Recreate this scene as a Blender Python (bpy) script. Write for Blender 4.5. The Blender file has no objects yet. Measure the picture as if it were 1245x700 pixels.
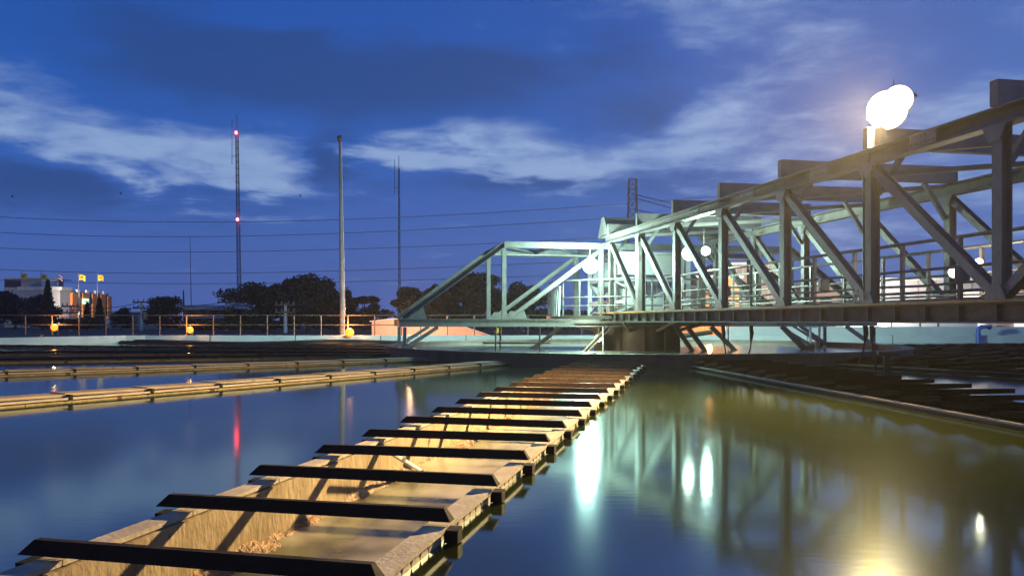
import bpy, bmesh, math, random
from mathutils import Vector, Matrix
R = math.radians
random.seed(7)
HAZE = .0005
scene = bpy.context.scene
COL = scene.collection

# ------------------------------------------------------------------ camera geometry
EYE = 1.0            # metres above the settling water
FPX, HX, HY = 1000.0, 622.5, 390.0
def at(px, py, Y):   # the world point seen at a spot of the photograph, Y metres ahead
    return Vector(((px-HX)/FPX*Y, Y, EYE-(py-HY)/FPX*Y))

# ------------------------------------------------------------------ materials
def nodes_of(name):
    m = bpy.data.materials.new(name); m.use_nodes = True
    nt = m.node_tree
    return m, nt, nt.nodes['Principled BSDF']

def mat(name, c1, c2=None, rough=.6, metal=0., scale=4., detail=6., bump=.0, bscale=30., stretch=(1,1,1),
        c3=None, c3_at=.66, spec=.5, emit=None, estr=0.):
    m, nt, b = nodes_of(name)
    N, L = nt.nodes, nt.links
    b.inputs['Roughness'].default_value = rough
    b.inputs['Metallic'].default_value = metal
    b.inputs['Specular IOR Level'].default_value = spec
    c2 = c2 or tuple(x*.65 for x in c1)
    tc = N.new('ShaderNodeTexCoord'); mp = N.new('ShaderNodeMapping')
    mp.inputs['Scale'].default_value = stretch
    L.new(tc.outputs['Object'], mp.inputs['Vector'])
    n = N.new('ShaderNodeTexNoise'); n.inputs['Scale'].default_value = scale
    n.inputs['Detail'].default_value = detail; n.inputs['Roughness'].default_value = .62
    L.new(mp.outputs[0], n.inputs['Vector'])
    r = N.new('ShaderNodeValToRGB')
    e = r.color_ramp.elements
    e[0].position = .32; e[0].color = (*c2, 1)
    e[1].position = .62; e[1].color = (*c1, 1)
    if c3:
        k = e.new(c3_at); k.color = (*c1, 1)
        k2 = e.new(min(.98, c3_at+.06)); k2.color = (*c3, 1)
    L.new(n.outputs['Fac'], r.inputs['Fac'])
    L.new(r.outputs['Color'], b.inputs['Base Color'])
    if bump:
        n2 = N.new('ShaderNodeTexNoise'); n2.inputs['Scale'].default_value = bscale
        n2.inputs['Detail'].default_value = 5
        L.new(mp.outputs[0], n2.inputs['Vector'])
        bp = N.new('ShaderNodeBump'); bp.inputs['Strength'].default_value = bump
        bp.inputs['Distance'].default_value = .03
        L.new(n2.outputs['Fac'], bp.inputs['Height'])
        L.new(bp.outputs['Normal'], b.inputs['Normal'])
    if emit:
        b.inputs['Emission Color'].default_value = (*emit, 1)
        b.inputs['Emission Strength'].default_value = estr
    return m

def lamp_mat(name, col, s):
    m, nt, b = nodes_of(name)
    b.inputs['Base Color'].default_value = (*col, 1)
    b.inputs['Emission Color'].default_value = (*col, 1)
    b.inputs['Emission Strength'].default_value = s
    return m

M = {}
M['steel'] = mat('painted_steel', (.195,.188,.182), (.135,.130,.125), .5, .0, 3., c3=(.105,.058,.032), c3_at=.635, bump=.15, bscale=22)
M['steel_dark'] = mat('weathered_steel', (.135,.112,.088), (.08,.066,.052), .55, .0, 3.5, c3=(.15,.075,.04), c3_at=.66, bump=.15)
M['galv'] = mat('galvanised_steel', (.205,.21,.205), (.15,.155,.15), .5, .15, 7., bump=.06)
M['rail'] = mat('rail_steel', (.26,.235,.215), (.17,.15,.14), .45, .2, 9.)
M['white_paint'] = mat('white_paint', (.72,.74,.72), (.58,.60,.57), .5, 0, 4., c3=(.42,.36,.28), c3_at=.74)
M['timber_dark'] = mat('tarred_timber', (.022,.017,.012), (.011,.009,.007), .8, 0, 3., stretch=(1,1,1), bump=.3, bscale=18, spec=.12)
M['timber_lit'] = mat('lamplit_timber', (.105,.068,.036), (.06,.040,.022), .8, 0, 3., bump=.3, bscale=18, spec=.2)  # brown of lamplit beam tops put into the colour of the far beams
M['cover_dark'] = mat('dark_cover_board', (.008,.0065,.005), (.004,.0035,.003), .9, 0, 2., bump=.3, bscale=12, spec=.04)
M['alu_wire'] = mat('aluminium_cable', (.34,.35,.38), None, .7)
M['lip'] = mat('weathered_concrete_lip', (.40,.35,.27), (.27,.23,.17), .75, 0, 5., c3=(.20,.165,.12), c3_at=.69, bump=.25, bscale=40)
M['cover_pale'] = mat('pale_cover_board', (.30,.235,.145), (.19,.145,.085), .7, 0, 2.6, stretch=(1,1,1), c3=(.13,.09,.05), c3_at=.66, bump=.2, bscale=20)
M['trough'] = mat('stained_concrete', (.31,.24,.135), (.15,.11,.055), .8, 0, 3.4, stretch=(1,1,.45), c3=(.06,.035,.016), c3_at=.575, bump=.45, bscale=26, detail=10)
M['silt'] = mat('silt', (.30,.165,.05), (.075,.04,.016), .55, 0, 9., c3=(.40,.29,.13), c3_at=.66, bump=.9, bscale=34, detail=9)
M['weir'] = mat('weir_plate', (.58,.52,.40), (.36,.31,.22), .5, .2, 8.)
M['conc_dark'] = mat('wet_and_shaded_concrete', (.075,.065,.052), (.035,.030,.024), .6, 0, 1.6, c3=(.13,.11,.085), c3_at=.66, bump=.3, bscale=14)
M['conc_pale'] = mat('pale_concrete', (.50,.60,.58), (.41,.49,.48), .8, 0, .8, c3=(.32,.37,.36), c3_at=.68, bump=.15)  # greenish lamplight tint mixed into the concrete colour
M['rust'] = mat('rusty_drum', (.105,.052,.028), (.055,.029,.017), .75, 0, 2.2, c3=(.15,.07,.032), c3_at=.64, bump=.25)
M['grating'] = mat('deck_grating', (.20,.19,.17), (.13,.12,.11), .6, .3, 12.)
M['flange'] = mat('golden_lit_plate', (.52,.33,.09), (.38,.22,.06), .5, 0, 5., c3=(.26,.13,.05), c3_at=.70)  # golden lamplight on the girder top put into this colour
M['bark'] = mat('bark', (.09,.065,.045), (.05,.036,.026), .9, 0, 8., bump=.4)
M['leaf'] = mat('dark_leaves', (.022,.033,.013), (.011,.017,.008), .6, 0, 1.2)
M['leaf_warm'] = mat('brownish_leaves', (.038,.030,.014), (.018,.016,.009), .6, 0, 1.4)
M['ground'] = mat('ground_soil', (.075,.07,.05), (.035,.038,.024), .95, 0, .3, bump=.3)
M['white_wall'] = mat('white_render', (.70,.70,.68), (.58,.58,.57), .8, 0, .6)
M['grey_wall'] = mat('grey_cladding', (.36,.36,.37), (.29,.29,.30), .75, 0, .8)
M['brown_wall'] = mat('brown_cladding', (.27,.205,.16), (.20,.15,.115), .8, 0, .9)
M['orange_wall'] = mat('orange_cladding', (.55,.20,.045), (.45,.155,.035), .7, 0, 1.)
M['pink_wall'] = mat('pink_render', (.62,.36,.26), (.54,.30,.21), .85, 0, .7)
M['glass'] = mat('dark_glass', (.02,.022,.028), (.012,.013,.017), .12, 0, 2.)
M['roof'] = mat('pale_roof_sheet', (.52,.52,.50), (.40,.40,.39), .6, 0, 2.)
M['slat'] = mat('timber_slats', (.46,.27,.14), (.32,.17,.08), .75, 0, 3., stretch=(6,1,.5))
M['flag_yellow'] = mat('yellow_cloth', (.80,.56,.04), (.68,.45,.03), .8, 0, 2.)
M['flag_mark'] = mat('brown_mark', (.45,.17,.03), None, .8)
M['flag_red'] = mat('red_cloth', (.50,.04,.05), None, .8)
M['flag_white'] = mat('white_cloth', (.78,.78,.78), None, .8)
M['flag_blue'] = mat('blue_cloth', (.04,.05,.25), None, .8)
M['blue_pipe'] = mat('blue_paint', (.03,.14,.50), (.02,.09,.36), .4, 0, 4.)
M['black'] = mat('black_rubber', (.018,.016,.015), (.010,.010,.010), .6, 0, 6.)
M['bird'] = mat('dark_feathers', (.03,.03,.035), None, .8)
M['wire'] = mat('cable', (.02,.02,.024), None, .6)
M['mast_red'] = mat('mast_paint_red', (.30,.08,.05), None, .6)
M['lens_warm'] = lamp_mat('floodlight_glass_warm', (1,.80,.50), 24)
M['lens_green'] = lamp_mat('floodlight_glass_cool', (.80,1,.86), 45)
M['lens_white'] = lamp_mat('streetlight_glass_white', (1,.93,.72), 14)
M['lens_warm_rim'] = lamp_mat('floodlight_reflector_warm', (1,.72,.38), 5)
M['lens_green_rim'] = lamp_mat('floodlight_reflector_cool', (.66,1,.80), 4)
M['lens_white_rim'] = lamp_mat('streetlight_reflector_white', (1,.88,.60), 1.6)
M['lens_orange'] = lamp_mat('sodium_glass', (1,.21,.015), 2.9)
M['lens_red'] = lamp_mat('beacon_glass_red', (1,.045,.06), 42)
M['sign_lit'] = lamp_mat('lit_sign', (.70,1,.72), 1.3)
M['sign_mark'] = lamp_mat('lit_sign_mark', (.10,.45,.22), .5)
M['window_lit'] = lamp_mat('lit_window', (1,.92,.72), 1.2)

# --- settling water: murky body under a smooth reflecting skin
def water_mat(name, c1, c2, ior, rough, bump, nscale):
    m, nt, b = nodes_of(name)
    N, L = nt.nodes, nt.links
    N.remove(b)
    out = N['Material Output']
    tc = N.new('ShaderNodeTexCoord')
    n = N.new('ShaderNodeTexNoise'); n.inputs['Scale'].default_value = nscale; n.inputs['Detail'].default_value = 3
    L.new(tc.outputs['Object'], n.inputs['Vector'])
    mix = N.new('ShaderNodeMix'); mix.data_type = 'RGBA'
    mix.inputs[6].default_value = (*c1, 1); mix.inputs[7].default_value = (*c2, 1)
    mr = N.new('ShaderNodeMapRange'); mr.interpolation_type = 'SMOOTHSTEP'; mr.inputs['From Min'].default_value = .36; mr.inputs['From Max'].default_value = .64
    L.new(n.outputs['Fac'], mr.inputs['Value']); L.new(mr.outputs[0], mix.inputs[0])
    d = N.new('ShaderNodeBsdfDiffuse'); L.new(mix.outputs[2], d.inputs['Color'])
    g = N.new('ShaderNodeBsdfGlossy'); g.inputs['Roughness'].default_value = rough
    g.inputs['Color'].default_value = (.84,1,.98,1)
    fr = N.new('ShaderNodeFresnel'); fr.inputs['IOR'].default_value = ior
    bp = N.new('ShaderNodeBump'); bp.inputs['Strength'].default_value = bump; bp.inputs['Distance'].default_value = .02
    n2 = N.new('ShaderNodeTexNoise'); n2.inputs['Scale'].default_value = 7; n2.inputs['Detail'].default_value = 2
    mp = N.new('ShaderNodeMapping'); mp.inputs['Scale'].default_value = (1, 2.2, 1)
    L.new(tc.outputs['Object'], mp.inputs['Vector']); L.new(mp.outputs[0], n2.inputs['Vector'])
    L.new(n2.outputs['Fac'], bp.inputs['Height'])
    L.new(bp.outputs['Normal'], g.inputs['Normal'])
    ms = N.new('ShaderNodeMixShader')
    L.new(fr.outputs[0], ms.inputs[0]); L.new(d.outputs[0], ms.inputs[1]); L.new(g.outputs[0], ms.inputs[2])
    L.new(ms.outputs[0], out.inputs['Surface'])
    return m
M['water'] = water_mat('settling_water', (.0165,.0215,.005), (.011,.015,.005), 4.6, .084, .014, .25)
M['well_water'] = water_mat('well_water', (.42,.44,.27), (.30,.32,.20), 1.18, .14, .15, .35)
M['trough_water'] = water_mat('trough_water', (.38,.33,.23), (.075,.06,.03), 1.4, .22, .15, 1.1)

# ------------------------------------------------------------------ mesh builder
class MB:
    def __init__(s): s.v, s.f = [], []
    def add(s, vs, fs):
        o = len(s.v); s.v += [tuple(x) for x in vs]; s.f += [tuple(i+o for i in f) for f in fs]; return s
    def box(s, c, d, rz=0.):
        x, y, z = d[0]/2, d[1]/2, d[2]/2
        ca, sa = math.cos(rz), math.sin(rz)
        vs = [(c[0]+a*x*ca-b*y*sa, c[1]+a*x*sa+b*y*ca, c[2]+e*z) for e in (-1,1) for a,b in ((-1,-1),(1,-1),(1,1),(-1,1))]
        return s.add(vs, [(3,2,1,0),(4,5,6,7),(0,1,5,4),(1,2,6,5),(2,3,7,6),(3,0,4,7)])
    def prism(s, poly, origin, ax, ay, az, depth):
        # poly in (ax, ay), extruded along az
        n = len(poly); o = Vector(origin); vs = []
        for k in (0, depth):
            for p, q in poly: vs.append(o + Vector(ax)*p + Vector(ay)*q + Vector(az)*k)
        fs = [tuple(range(n-1,-1,-1)), tuple(range(n, 2*n))] + [(i, (i+1)%n, n+(i+1)%n, n+i) for i in range(n)]
        return s.add(vs, fs)
    def frame(s, p, q, up=(0,0,1)):
        p, q = Vector(p), Vector(q); t = (q-p).normalized(); u = Vector(up)
        if abs(t.dot(u)) > .98: u = Vector((0,1,0)) if abs(t.y) < .9 else Vector((1,0,0))
        a = t.cross(u).normalized(); b = a.cross(t).normalized()
        return p, q, t, a, b
    def bar(s, p, q, w, h, up=(0,0,1), oa=0., ob=0.):
        p, q, t, a, b = s.frame(p, q, up)
        p = p + a*oa + b*ob; q = q + a*oa + b*ob
        vs = [e + a*(i*w/2) + b*(j*h/2) for e in (p,q) for i,j in ((-1,-1),(1,-1),(1,1),(-1,1))]
        return s.add(vs, [(0,1,2,3),(7,6,5,4),(4,5,1,0),(5,6,2,1),(6,7,3,2),(7,4,0,3)])
    def ibeam(s, p, q, w, h, t=.012, up=(0,0,1)):
        # flanges face along "up" of the section; web between them
        s.bar(p, q, w, t, up, 0, h/2-t/2); s.bar(p, q, w, t, up, 0, -h/2+t/2)
        return s.bar(p, q, t, h-2*t-.002, up)
    def channel(s, p, q, w, h, t=.012, up=(0,0,1), side=1):
        s.bar(p, q, w, t, up, 0, h/2-t/2); s.bar(p, q, w, t, up, 0, -h/2+t/2)
        return s.bar(p, q, t, h-2*t-.002, up, side*(w/2-t/2), 0)
    def tube(s, pts, r, n=8, cap=True):
        pts = [Vector(p) for p in pts]; rs = r if isinstance(r, (list,tuple)) else [r]*len(pts)
        o = len(s.v); ref = None
        for i, p in enumerate(pts):
            t = (pts[min(i+1,len(pts)-1)] - pts[max(i-1,0)]).normalized()
            if ref is None: ref = Vector((0,0,1)) if abs(t.z) < .9 else Vector((1,0,0))
            a = t.cross(ref).normalized(); b = a.cross(t).normalized()
            for k in range(n):
                an = 2*math.pi*k/n
                s.v.append(tuple(p + (a*math.cos(an)+b*math.sin(an))*rs[i]))
        for i in range(len(pts)-1):
            for k in range(n):
                s.f.append((o+i*n+k, o+i*n+(k+1)%n, o+(i+1)*n+(k+1)%n, o+(i+1)*n+k))
        if cap:
            s.f.append(tuple(o+k for k in range(n-1,-1,-1))); s.f.append(tuple(o+(len(pts)-1)*n+k for k in range(n)))
        return s
    def lathe(s, c, prof, n=32, cap=True):
        o = len(s.v); c = Vector(c)
        for r, z in prof:
            for k in range(n):
                an = 2*math.pi*k/n; s.v.append((c.x+r*math.cos(an), c.y+r*math.sin(an), c.z+z))
        for i in range(len(prof)-1):
            for k in range(n): s.f.append((o+i*n+k, o+i*n+(k+1)%n, o+(i+1)*n+(k+1)%n, o+(i+1)*n+k))
        if cap:
            s.f.append(tuple(o+k for k in range(n-1,-1,-1))); s.f.append(tuple(o+(len(prof)-1)*n+k for k in range(n)))
        return s
    def ball(s, c, r, n=12, m=8, sz=1.):
        prof = [(max(.001, r*math.sin(math.pi*i/m)), -r*math.cos(math.pi*i/m)*sz) for i in range(m+1)]
        return s.lathe(c, prof, n)
    def mesh(s, name, material, smooth=False):
        me = bpy.data.meshes.new(name); me.from_pydata(s.v, [], s.f); me.update()
        ms = material if isinstance(material, list) else [material]
        for x in ms: me.materials.append(x)
        if smooth:
            for p in me.polygons: p.use_smooth = True
            try: me.set_sharp_from_angle(angle=R(40))
            except Exception: pass
        return me
    def build(s, name, material, parent=None, smooth=False, bevel=0., **tags):
        o = bpy.data.objects.new(name, s.mesh(name, material, smooth)); COL.objects.link(o)
        if parent is not None:
            o.parent = parent
            o.matrix_parent_inverse = parent.matrix_basis.inverted() if not getattr(s, 'local', False) else Matrix()
        if bevel:
            bv = o.modifiers.new('bevel', 'BEVEL'); bv.width = bevel; bv.segments = 2; bv.limit_method = 'ANGLE'
        for k, x in tags.items(): o[k] = x
        return o

def thing(name, label, cat, loc=(0,0,0), rz=0., group=None):
    o = bpy.data.objects.new(name, None); COL.objects.link(o); o.empty_display_size = .2
    o.location = loc; o.rotation_euler = (0,0,rz)
    o['label'] = label; o['category'] = cat
    if group: o['group'] = group
    return o
def LMB():
    m = MB(); m.local = True; return m      # vertices given in the parent's own axes
def inst(me, name, parent, loc=(0,0,0), rz=0.):
    o = bpy.data.objects.new(name, me); COL.objects.link(o); o.parent = parent
    o.location = loc; o.rotation_euler = (0,0,rz); return o
def copy_tree(o, parent=None):
    c = o.copy(); COL.objects.link(c)
    if parent is not None: c.parent = parent
    for ch in list(o.children): copy_tree(ch, c)
    return c

# ------------------------------------------------------------------ the basin
C = Vector((3.80, 25.0, 0))
R_WELL, R_OUT, Y_WALL = 7.55, 24.6, 37.6
N_L, PH0 = 20, 12.60
def outward(phi): return Vector((-math.sin(R(phi)), -math.cos(R(phi)), 0))
def rlim(phi, extra=0.):
    d = outward(phi); r = R_OUT+extra
    if d.y > 0: r = min(r, (Y_WALL+extra-C.y)/d.y)
    return r
def ring_pts(extra=0., n=240, z=0.):
    return [C + outward(360*i/n)*rlim(360*i/n, extra) + Vector((0,0,z)) for i in range(n)]

# outward angle and half width over the rims of every launder the photograph shows
LAUNDERS = {0:(12.74,.70), 1:(32.5,.25), 2:(52.6,.25), 3:(71.5,.26), 4:(88,.42), 5:(104,.42), 6:(120,.42),
            -1:(-5.1,.70), -2:(-31,.60), -3:(-50,.62), -4:(-68,.62), -5:(-88,.62), -6:(-106,.62)}
LSEQ = sorted(LAUNDERS, key=lambda k: LAUNDERS[k][0])

def sector_water():
    b = MB(); n = len(LSEQ)
    for q in range(n):
        (a, wa), (e, we) = LAUNDERS[LSEQ[q]], LAUNDERS[LSEQ[(q+1)%n]]
        if q == n-1: e += 360
        def ang(c, w, r, s): return c + s*math.degrees(math.asin((w-.05)/r))
        m = max(6, int((e-a)/3)); poly = []
        i0, i1 = ang(a,wa,R_WELL,1), ang(e,we,R_WELL,-1)
        for i in range(m+1): poly.append(C + outward(i0+(i1-i0)*i/m)*(R_WELL-.1))
        o0, o1 = ang(a,wa,rlim(a),1), ang(e,we,rlim(e),-1)
        for i in range(m+1):
            f = o1+(o0-o1)*i/m; poly.append(C + outward(f)*rlim(f))
        b.add(poly, [tuple(range(len(poly)))])
    bm = bmesh.new(); me = b.mesh('basin_water', M['water']); bm.from_mesh(me)
    bmesh.ops.triangulate(bm, faces=bm.faces[:]); bmesh.ops.recalc_face_normals(bm, faces=bm.faces[:])
    for f in bm.faces:
        if f.normal.z < 0: f.normal_flip()
    bm.to_mesh(me); bm.free()
    o = bpy.data.objects.new('water', me); COL.objects.link(o); o['kind'] = 'structure'
sector_water()

# basin floor under everything, dark
fl = MB(); ps = ring_pts(.3, 120, -1.2); fl.add(ps, [tuple(range(len(ps)))]); fl.build('basin_floor', M['conc_dark'], kind='structure')

# perimeter wall of the basin (far side pale and higher)
def basin_wall():
    b = MB(); n = 240
    def top(phi): return .34 if outward(phi).y > .12 else .16
    rows = []
    for i in range(n):
        ph = 360*i/n; d = outward(ph); a, e = rlim(ph), rlim(ph, .3); t = top(ph)
        rows.append([C+d*a+Vector((0,0,-1.2)), C+d*a+Vector((0,0,t)), C+d*e+Vector((0,0,t)), C+d*e+Vector((0,0,-.5))])
    o = 0
    b.v = [tuple(p) for r_ in rows for p in r_]
    for i in range(n):
        j = (i+1) % n
        for k in range(3): b.f.append((i*4+k, i*4+k+1, j*4+k+1, j*4+k))
    return b.build('basin_wall', M['conc_pale'], label='long low pale green concrete wall round the settling basin, behind the water', category='wall')
basin_wall()

wall_o = bpy.data.objects['basin_wall']
for i in range(12):
    x = -21.6+i*3.9; b = MB(); b.box((x, Y_WALL+.145, .02), (.035, .302, .66)); b.build('joint', M['conc_dark'], wall_o)
b = MB(); b.tube([(-19+i*.9, Y_WALL-.22+.10*math.sin(i*1.1), .05+.05*math.sin(i*.63)) for i in range(22)], .06, 8); b.build('drain_hose', M['black'], None, True, label='black hose lying along the foot of the pale far wall at the left', category='hose')
# ground: one sheet from the basin's edge to the horizon
g = MB(); n = 240
inner = ring_pts(.3, n, .08)
rad = [(0,.08),(6,.10),(40,.10),(200,.1),(600,.1)]
for k, (r_, z) in enumerate(rad):
    for i in range(n):
        d = outward(360*i/n); p = inner[i] + d*r_; g.v.append((p.x, p.y, z))
for k in range(len(rad)-1):
    for i in range(n): g.f.append((k*n+i, k*n+(i+1)%n, (k+1)*n+(i+1)%n, (k+1)*n+i))
g.build('ground', M['ground'], kind='structure')

# ------------------------------------------------------------------ launders (radial troughs)
def beam_mesh():
    b = LMB()
    # trapezoid beam lying across the trough, tapered ends, and the low bearer under it that sticks out both sides
    prof = [(-.036,.048),(.036,.048),(.016,.105),(-.016,.105)]
    y0, y1 = -.775, .725
    vs = []
    for y, ins in ((y0,0),(y1,0)):
        for i,(x,z) in enumerate(prof):
            yy = y + (.06 if (y<0 and z>.1) else (-.035 if z>.1 else 0))
            vs.append((x, yy, z))
    b.add(vs, [(0,1,2,3),(7,6,5,4),(4,5,1,0),(5,6,2,1),(6,7,3,2),(7,4,0,3)])
    return b.mesh('cross_beam', M['timber_dark'])
BLOCK = LMB(); BLOCK.prism([(-.04,-.03),(.04,-.03),(.04,.026),(-.04,.03)], (0,-.032,0), (1,0,0), (0,0,1), (0,1,0), .064); BLOCK = BLOCK.mesh('bearer_block', M['timber_dark'])
BEAM = beam_mesh()
BEAM_LIT = BEAM.copy(); BEAM_LIT.materials[0] = M['timber_lit']

ORD = {0:'long open foreground trough with black bars across its top',
 1:'pale trough in blue water, first to the left of the open foreground trough',
 2:'pale trough, second to the left of the open foreground trough',
 3:'thin pale trough rim, third to the left of the open foreground trough',
 4:'thin dark trough rim, fourth to the left of the open foreground trough',
 5:'thin dark trough, fifth to the left of the open foreground trough',
 6:'dark trough beyond the round well, touching the pale far wall at its left part',
 -1:'dark stepped trough on the right of the water with a lit inner rim',
 -2:'dark trough at the right edge beyond the strip of blue water',
 -3:'third dark trough to the right of the open foreground trough',
 -4:'fourth dark trough to the right of the open foreground trough',
 -5:'fifth dark trough to the right of the open foreground trough',
 -6:'dark trough right of the well, last before the pale far wall'}
def launder(k):
    phi, hw = LAUNDERS[k]; d = outward(phi); r1 = rlim(phi)-.02; L_ = r1-R_WELL
    sp = {0:.845, -1:.79}.get(k, 1.10 if k > 0 else .85)
    r_first = 22.50 if k == 0 else r1-.45
    rz = math.atan2(d.y, d.x)
    root = thing('launder_trough', ORD[k], 'trough', C + d*R_WELL + Vector((0,0,.015 if k == 0 else 0)), rz, 'radial collecting troughs')
    nb = int((r_first+ (1.7 if k==0 else 0) - R_WELL-.1)/sp)
    r_start = r_first + (2*sp if k == 0 else 0)
    xs = [r_start - i*sp - R_WELL for i in range(60) if r_start - i*sp - R_WELL > .12 and r_start-i*sp < r1-.1]
    # walls
    for s in (-1, 1):
        w = LMB(); w.box((L_/2, s*(hw-.08), -.39), (L_, .08, .838)); w.build('side_wall', M['trough' if k >= 0 else 'conc_dark'], root)  # darker concrete on the right-hand troughs stands for their unlit faces
    # rims in panels between the beams
    edges = [L_-.01] + xs + [.02]
    for s in (-1, 1):
        w = LMB()
        for a, e in zip(edges[:-1], edges[1:]):
            if a-e > .02: w.box(((a+e)/2, s*(hw-.052), .048), (a-e-.008, .108, .022))
        w.build('rim', M['lip' if abs(k) < 3 else 'conc_dark'], root)
    # notched weir plates hung on the outer faces
    if k == 0:
        for s in (-1, 1):
            w = LMB(); x = .05
            p = .11
            y = s*(hw-.033)
            while x < L_-.2:
                vs = [(x,y,-.06),(x+p,y,-.06),(x+p,y,.022),(x+p*.72,y,.022),(x+p*.5,y,-.016),(x+p*.28,y,.022),(x,y,.022)]
                vs2 = [(a, b_+s*.008, c) for a,b_,c in vs]
                w.add(vs, [tuple(range(7)) if s<0 else tuple(range(6,-1,-1))]); w.add(vs2, [tuple(range(7)) if s>0 else tuple(range(6,-1,-1))])
                w.add([vs[2],vs[3],vs[4],vs[5],vs[6],vs2[2],vs2[3],vs2[4],vs2[5],vs2[6]], [(0,1,6,5),(1,2,7,6),(2,3,8,7),(3,4,9,8)])
                x += p
            w.build('weir_plate', M['weir'], root)
    f = LMB(); f.box((L_/2, 0, -.84), (L_, 2*hw-.08, .06)); f.box((L_-.04, 0, -.38), (.08, 2*hw-.242, .84)); f.build('trough_floor', M['trough'], root)
    w = LMB(); nx = 40; w.v = [(L_*i/nx, y, -.27) for i in range(nx+1) for y in (-(hw-.11),hw-.11)]
    w.f = [(2*i, 2*i+2, 2*i+3, 2*i+1) for i in range(nx)]
    w.build('effluent', M['trough_water'], root)
    if k == 0:
        # silt banked against the left wall
        rnd = random.Random(3); w = LMB(); nx, ny = 420, 12
        ph = [rnd.uniform(0,6.28) for _ in range(12)]
        for i in range(nx+1):
            x = L_*i/nx
            wid = .155 + .05*math.sin(x*1.3+ph[0]) + .06*math.sin(x*3.1+ph[1]) + .035*math.sin(x*7.7+ph[2])
            hgt = .105 + .03*math.sin(x*1.9+ph[3]) + .03*math.sin(x*5.3+ph[4])
            for j in range(ny+1):
                t = j/ny
                y = -.652 + t*(wid+.06)
                z = -.29 + hgt*(1-t)**1.2 + (.008*rnd.uniform(-1,1) if 0<j<ny else 0) + .02*math.sin(x*23+t*9)*(1-t)
                w.v.append((x, y, z))
        for i in range(nx):
            for j in range(ny):
                a = i*(ny+1)+j; w.f.append((a, a+ny+1, a+ny+2, a+1))
        w.build('silt_bank', M['silt'], root, smooth=True)
    if k == 0:
        rj = random.Random(11)
        for x in xs:
            o = inst(BEAM if x+R_WELL > 15.9 else BEAM_LIT, 'cross_beam', root, (x+rj.uniform(-.012,.012), rj.uniform(-.012,.012), .03+rj.uniform(0,.005)), rj.uniform(-.012,.012))
            o.rotation_euler.x = rj.uniform(-.004,.004)
            for y in (.728, -.745): inst(BLOCK, 'bearer_block', root, (x+rj.uniform(-.01,.01), y, .022), rj.uniform(-.05,.05))
    else:
        # boards laid over the trough bay by bay, each lapping the next, with a clip at the joint
        dark = k < 0 or k > 2
        lift = .085 if k < 0 else .012
        for a, e in zip(edges[:-1], edges[1:]):
            if a-e < .1: continue
            w = LMB(); y1, y0 = hw-.10, -(hw-.05)
            z0, z1 = .066, .066+lift
            if k < 0: y0, y1 = -(hw-.03), hw+.05
            vs = [(e+.01,y0,z0),(a+.012,y0,z1),(a+.012,y1,z1),(e+.01,y1,z0)]
            vs += [(x,y,z+(.03 if k >= 0 else .055)) for x,y,z in vs]
            w.add(vs, [(3,2,1,0),(4,5,6,7),(0,1,5,4),(1,2,6,5),(2,3,7,6),(3,0,4,7)])
            w.build('cover_board', M['cover_dark' if dark else 'cover_pale'], root)
            if not dark:
                w = LMB(); w.box((a-.02, -(hw-.10), .083), (.09,.20,.02)); w.build('lap_strip', M['timber_dark'], root)
        CLIP = LMB(); CLIP.box((0,hw+.010,.058),(.035,.022,.04)); CLIP.box((0,hw-.03,.086),(.035,.10,.018)); cm = CLIP.mesh('clip', M['timber_dark'])
        for x in xs: inst(cm, 'clip', root, (x, 0, 0))
    return root
for k in LSEQ: launder(k)

# pale rod dropped into the open trough
b = MB(); b.tube([Vector((-.88,5.75,.10)), Vector((-.73,6.95,-.29))], .018, 8)
b.build('metal_rod', M['white_paint'], None, True, label='thin bright metal rod leaning inside the open foreground trough', category='rod')

# ------------------------------------------------------------------ central well
well = thing('mixing_well', 'large round dark concrete well with bright water at the centre of the basin', 'well', C)
w = LMB(); w.lathe((0,0,0), [(R_WELL,-1.1),(R_WELL,.235),(R_WELL+.04,.24),(R_WELL+.04,.29),(R_WELL-.26,.29),(R_WELL-.26,.24),(R_WELL-.22,.235),(R_WELL-.22,-1.1)], 160, False)
w.build('well_wall', M['conc_dark'], well, True)
w = LMB(); w.lathe((0,0,0), [(1.2,.14),(R_WELL-.2,.14)], 120, False); w.f = [tuple(reversed(f)) for f in w.f]
w.build('well_water', M['well_water'], well)
b = MB()
b.lathe(C, [(1.27,-1.1),(1.27,.80),(1.33,.80),(1.33,.86),(.3,.87)], 64)
dr = thing('centre_drum', 'broad rust brown steel drum standing in the well under the walkway', 'drum', C)
b.build('shell', M['rust'], dr, True)
for i in range(12):
    b = MB(); a = 2*math.pi*i/12; b.bar(C+Vector((1.285*math.cos(a),1.285*math.sin(a),-1)), C+Vector((1.285*math.cos(a),1.285*math.sin(a),.79)), .05,.05)
    b.build('stiffener', M['rust'], dr)

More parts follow.
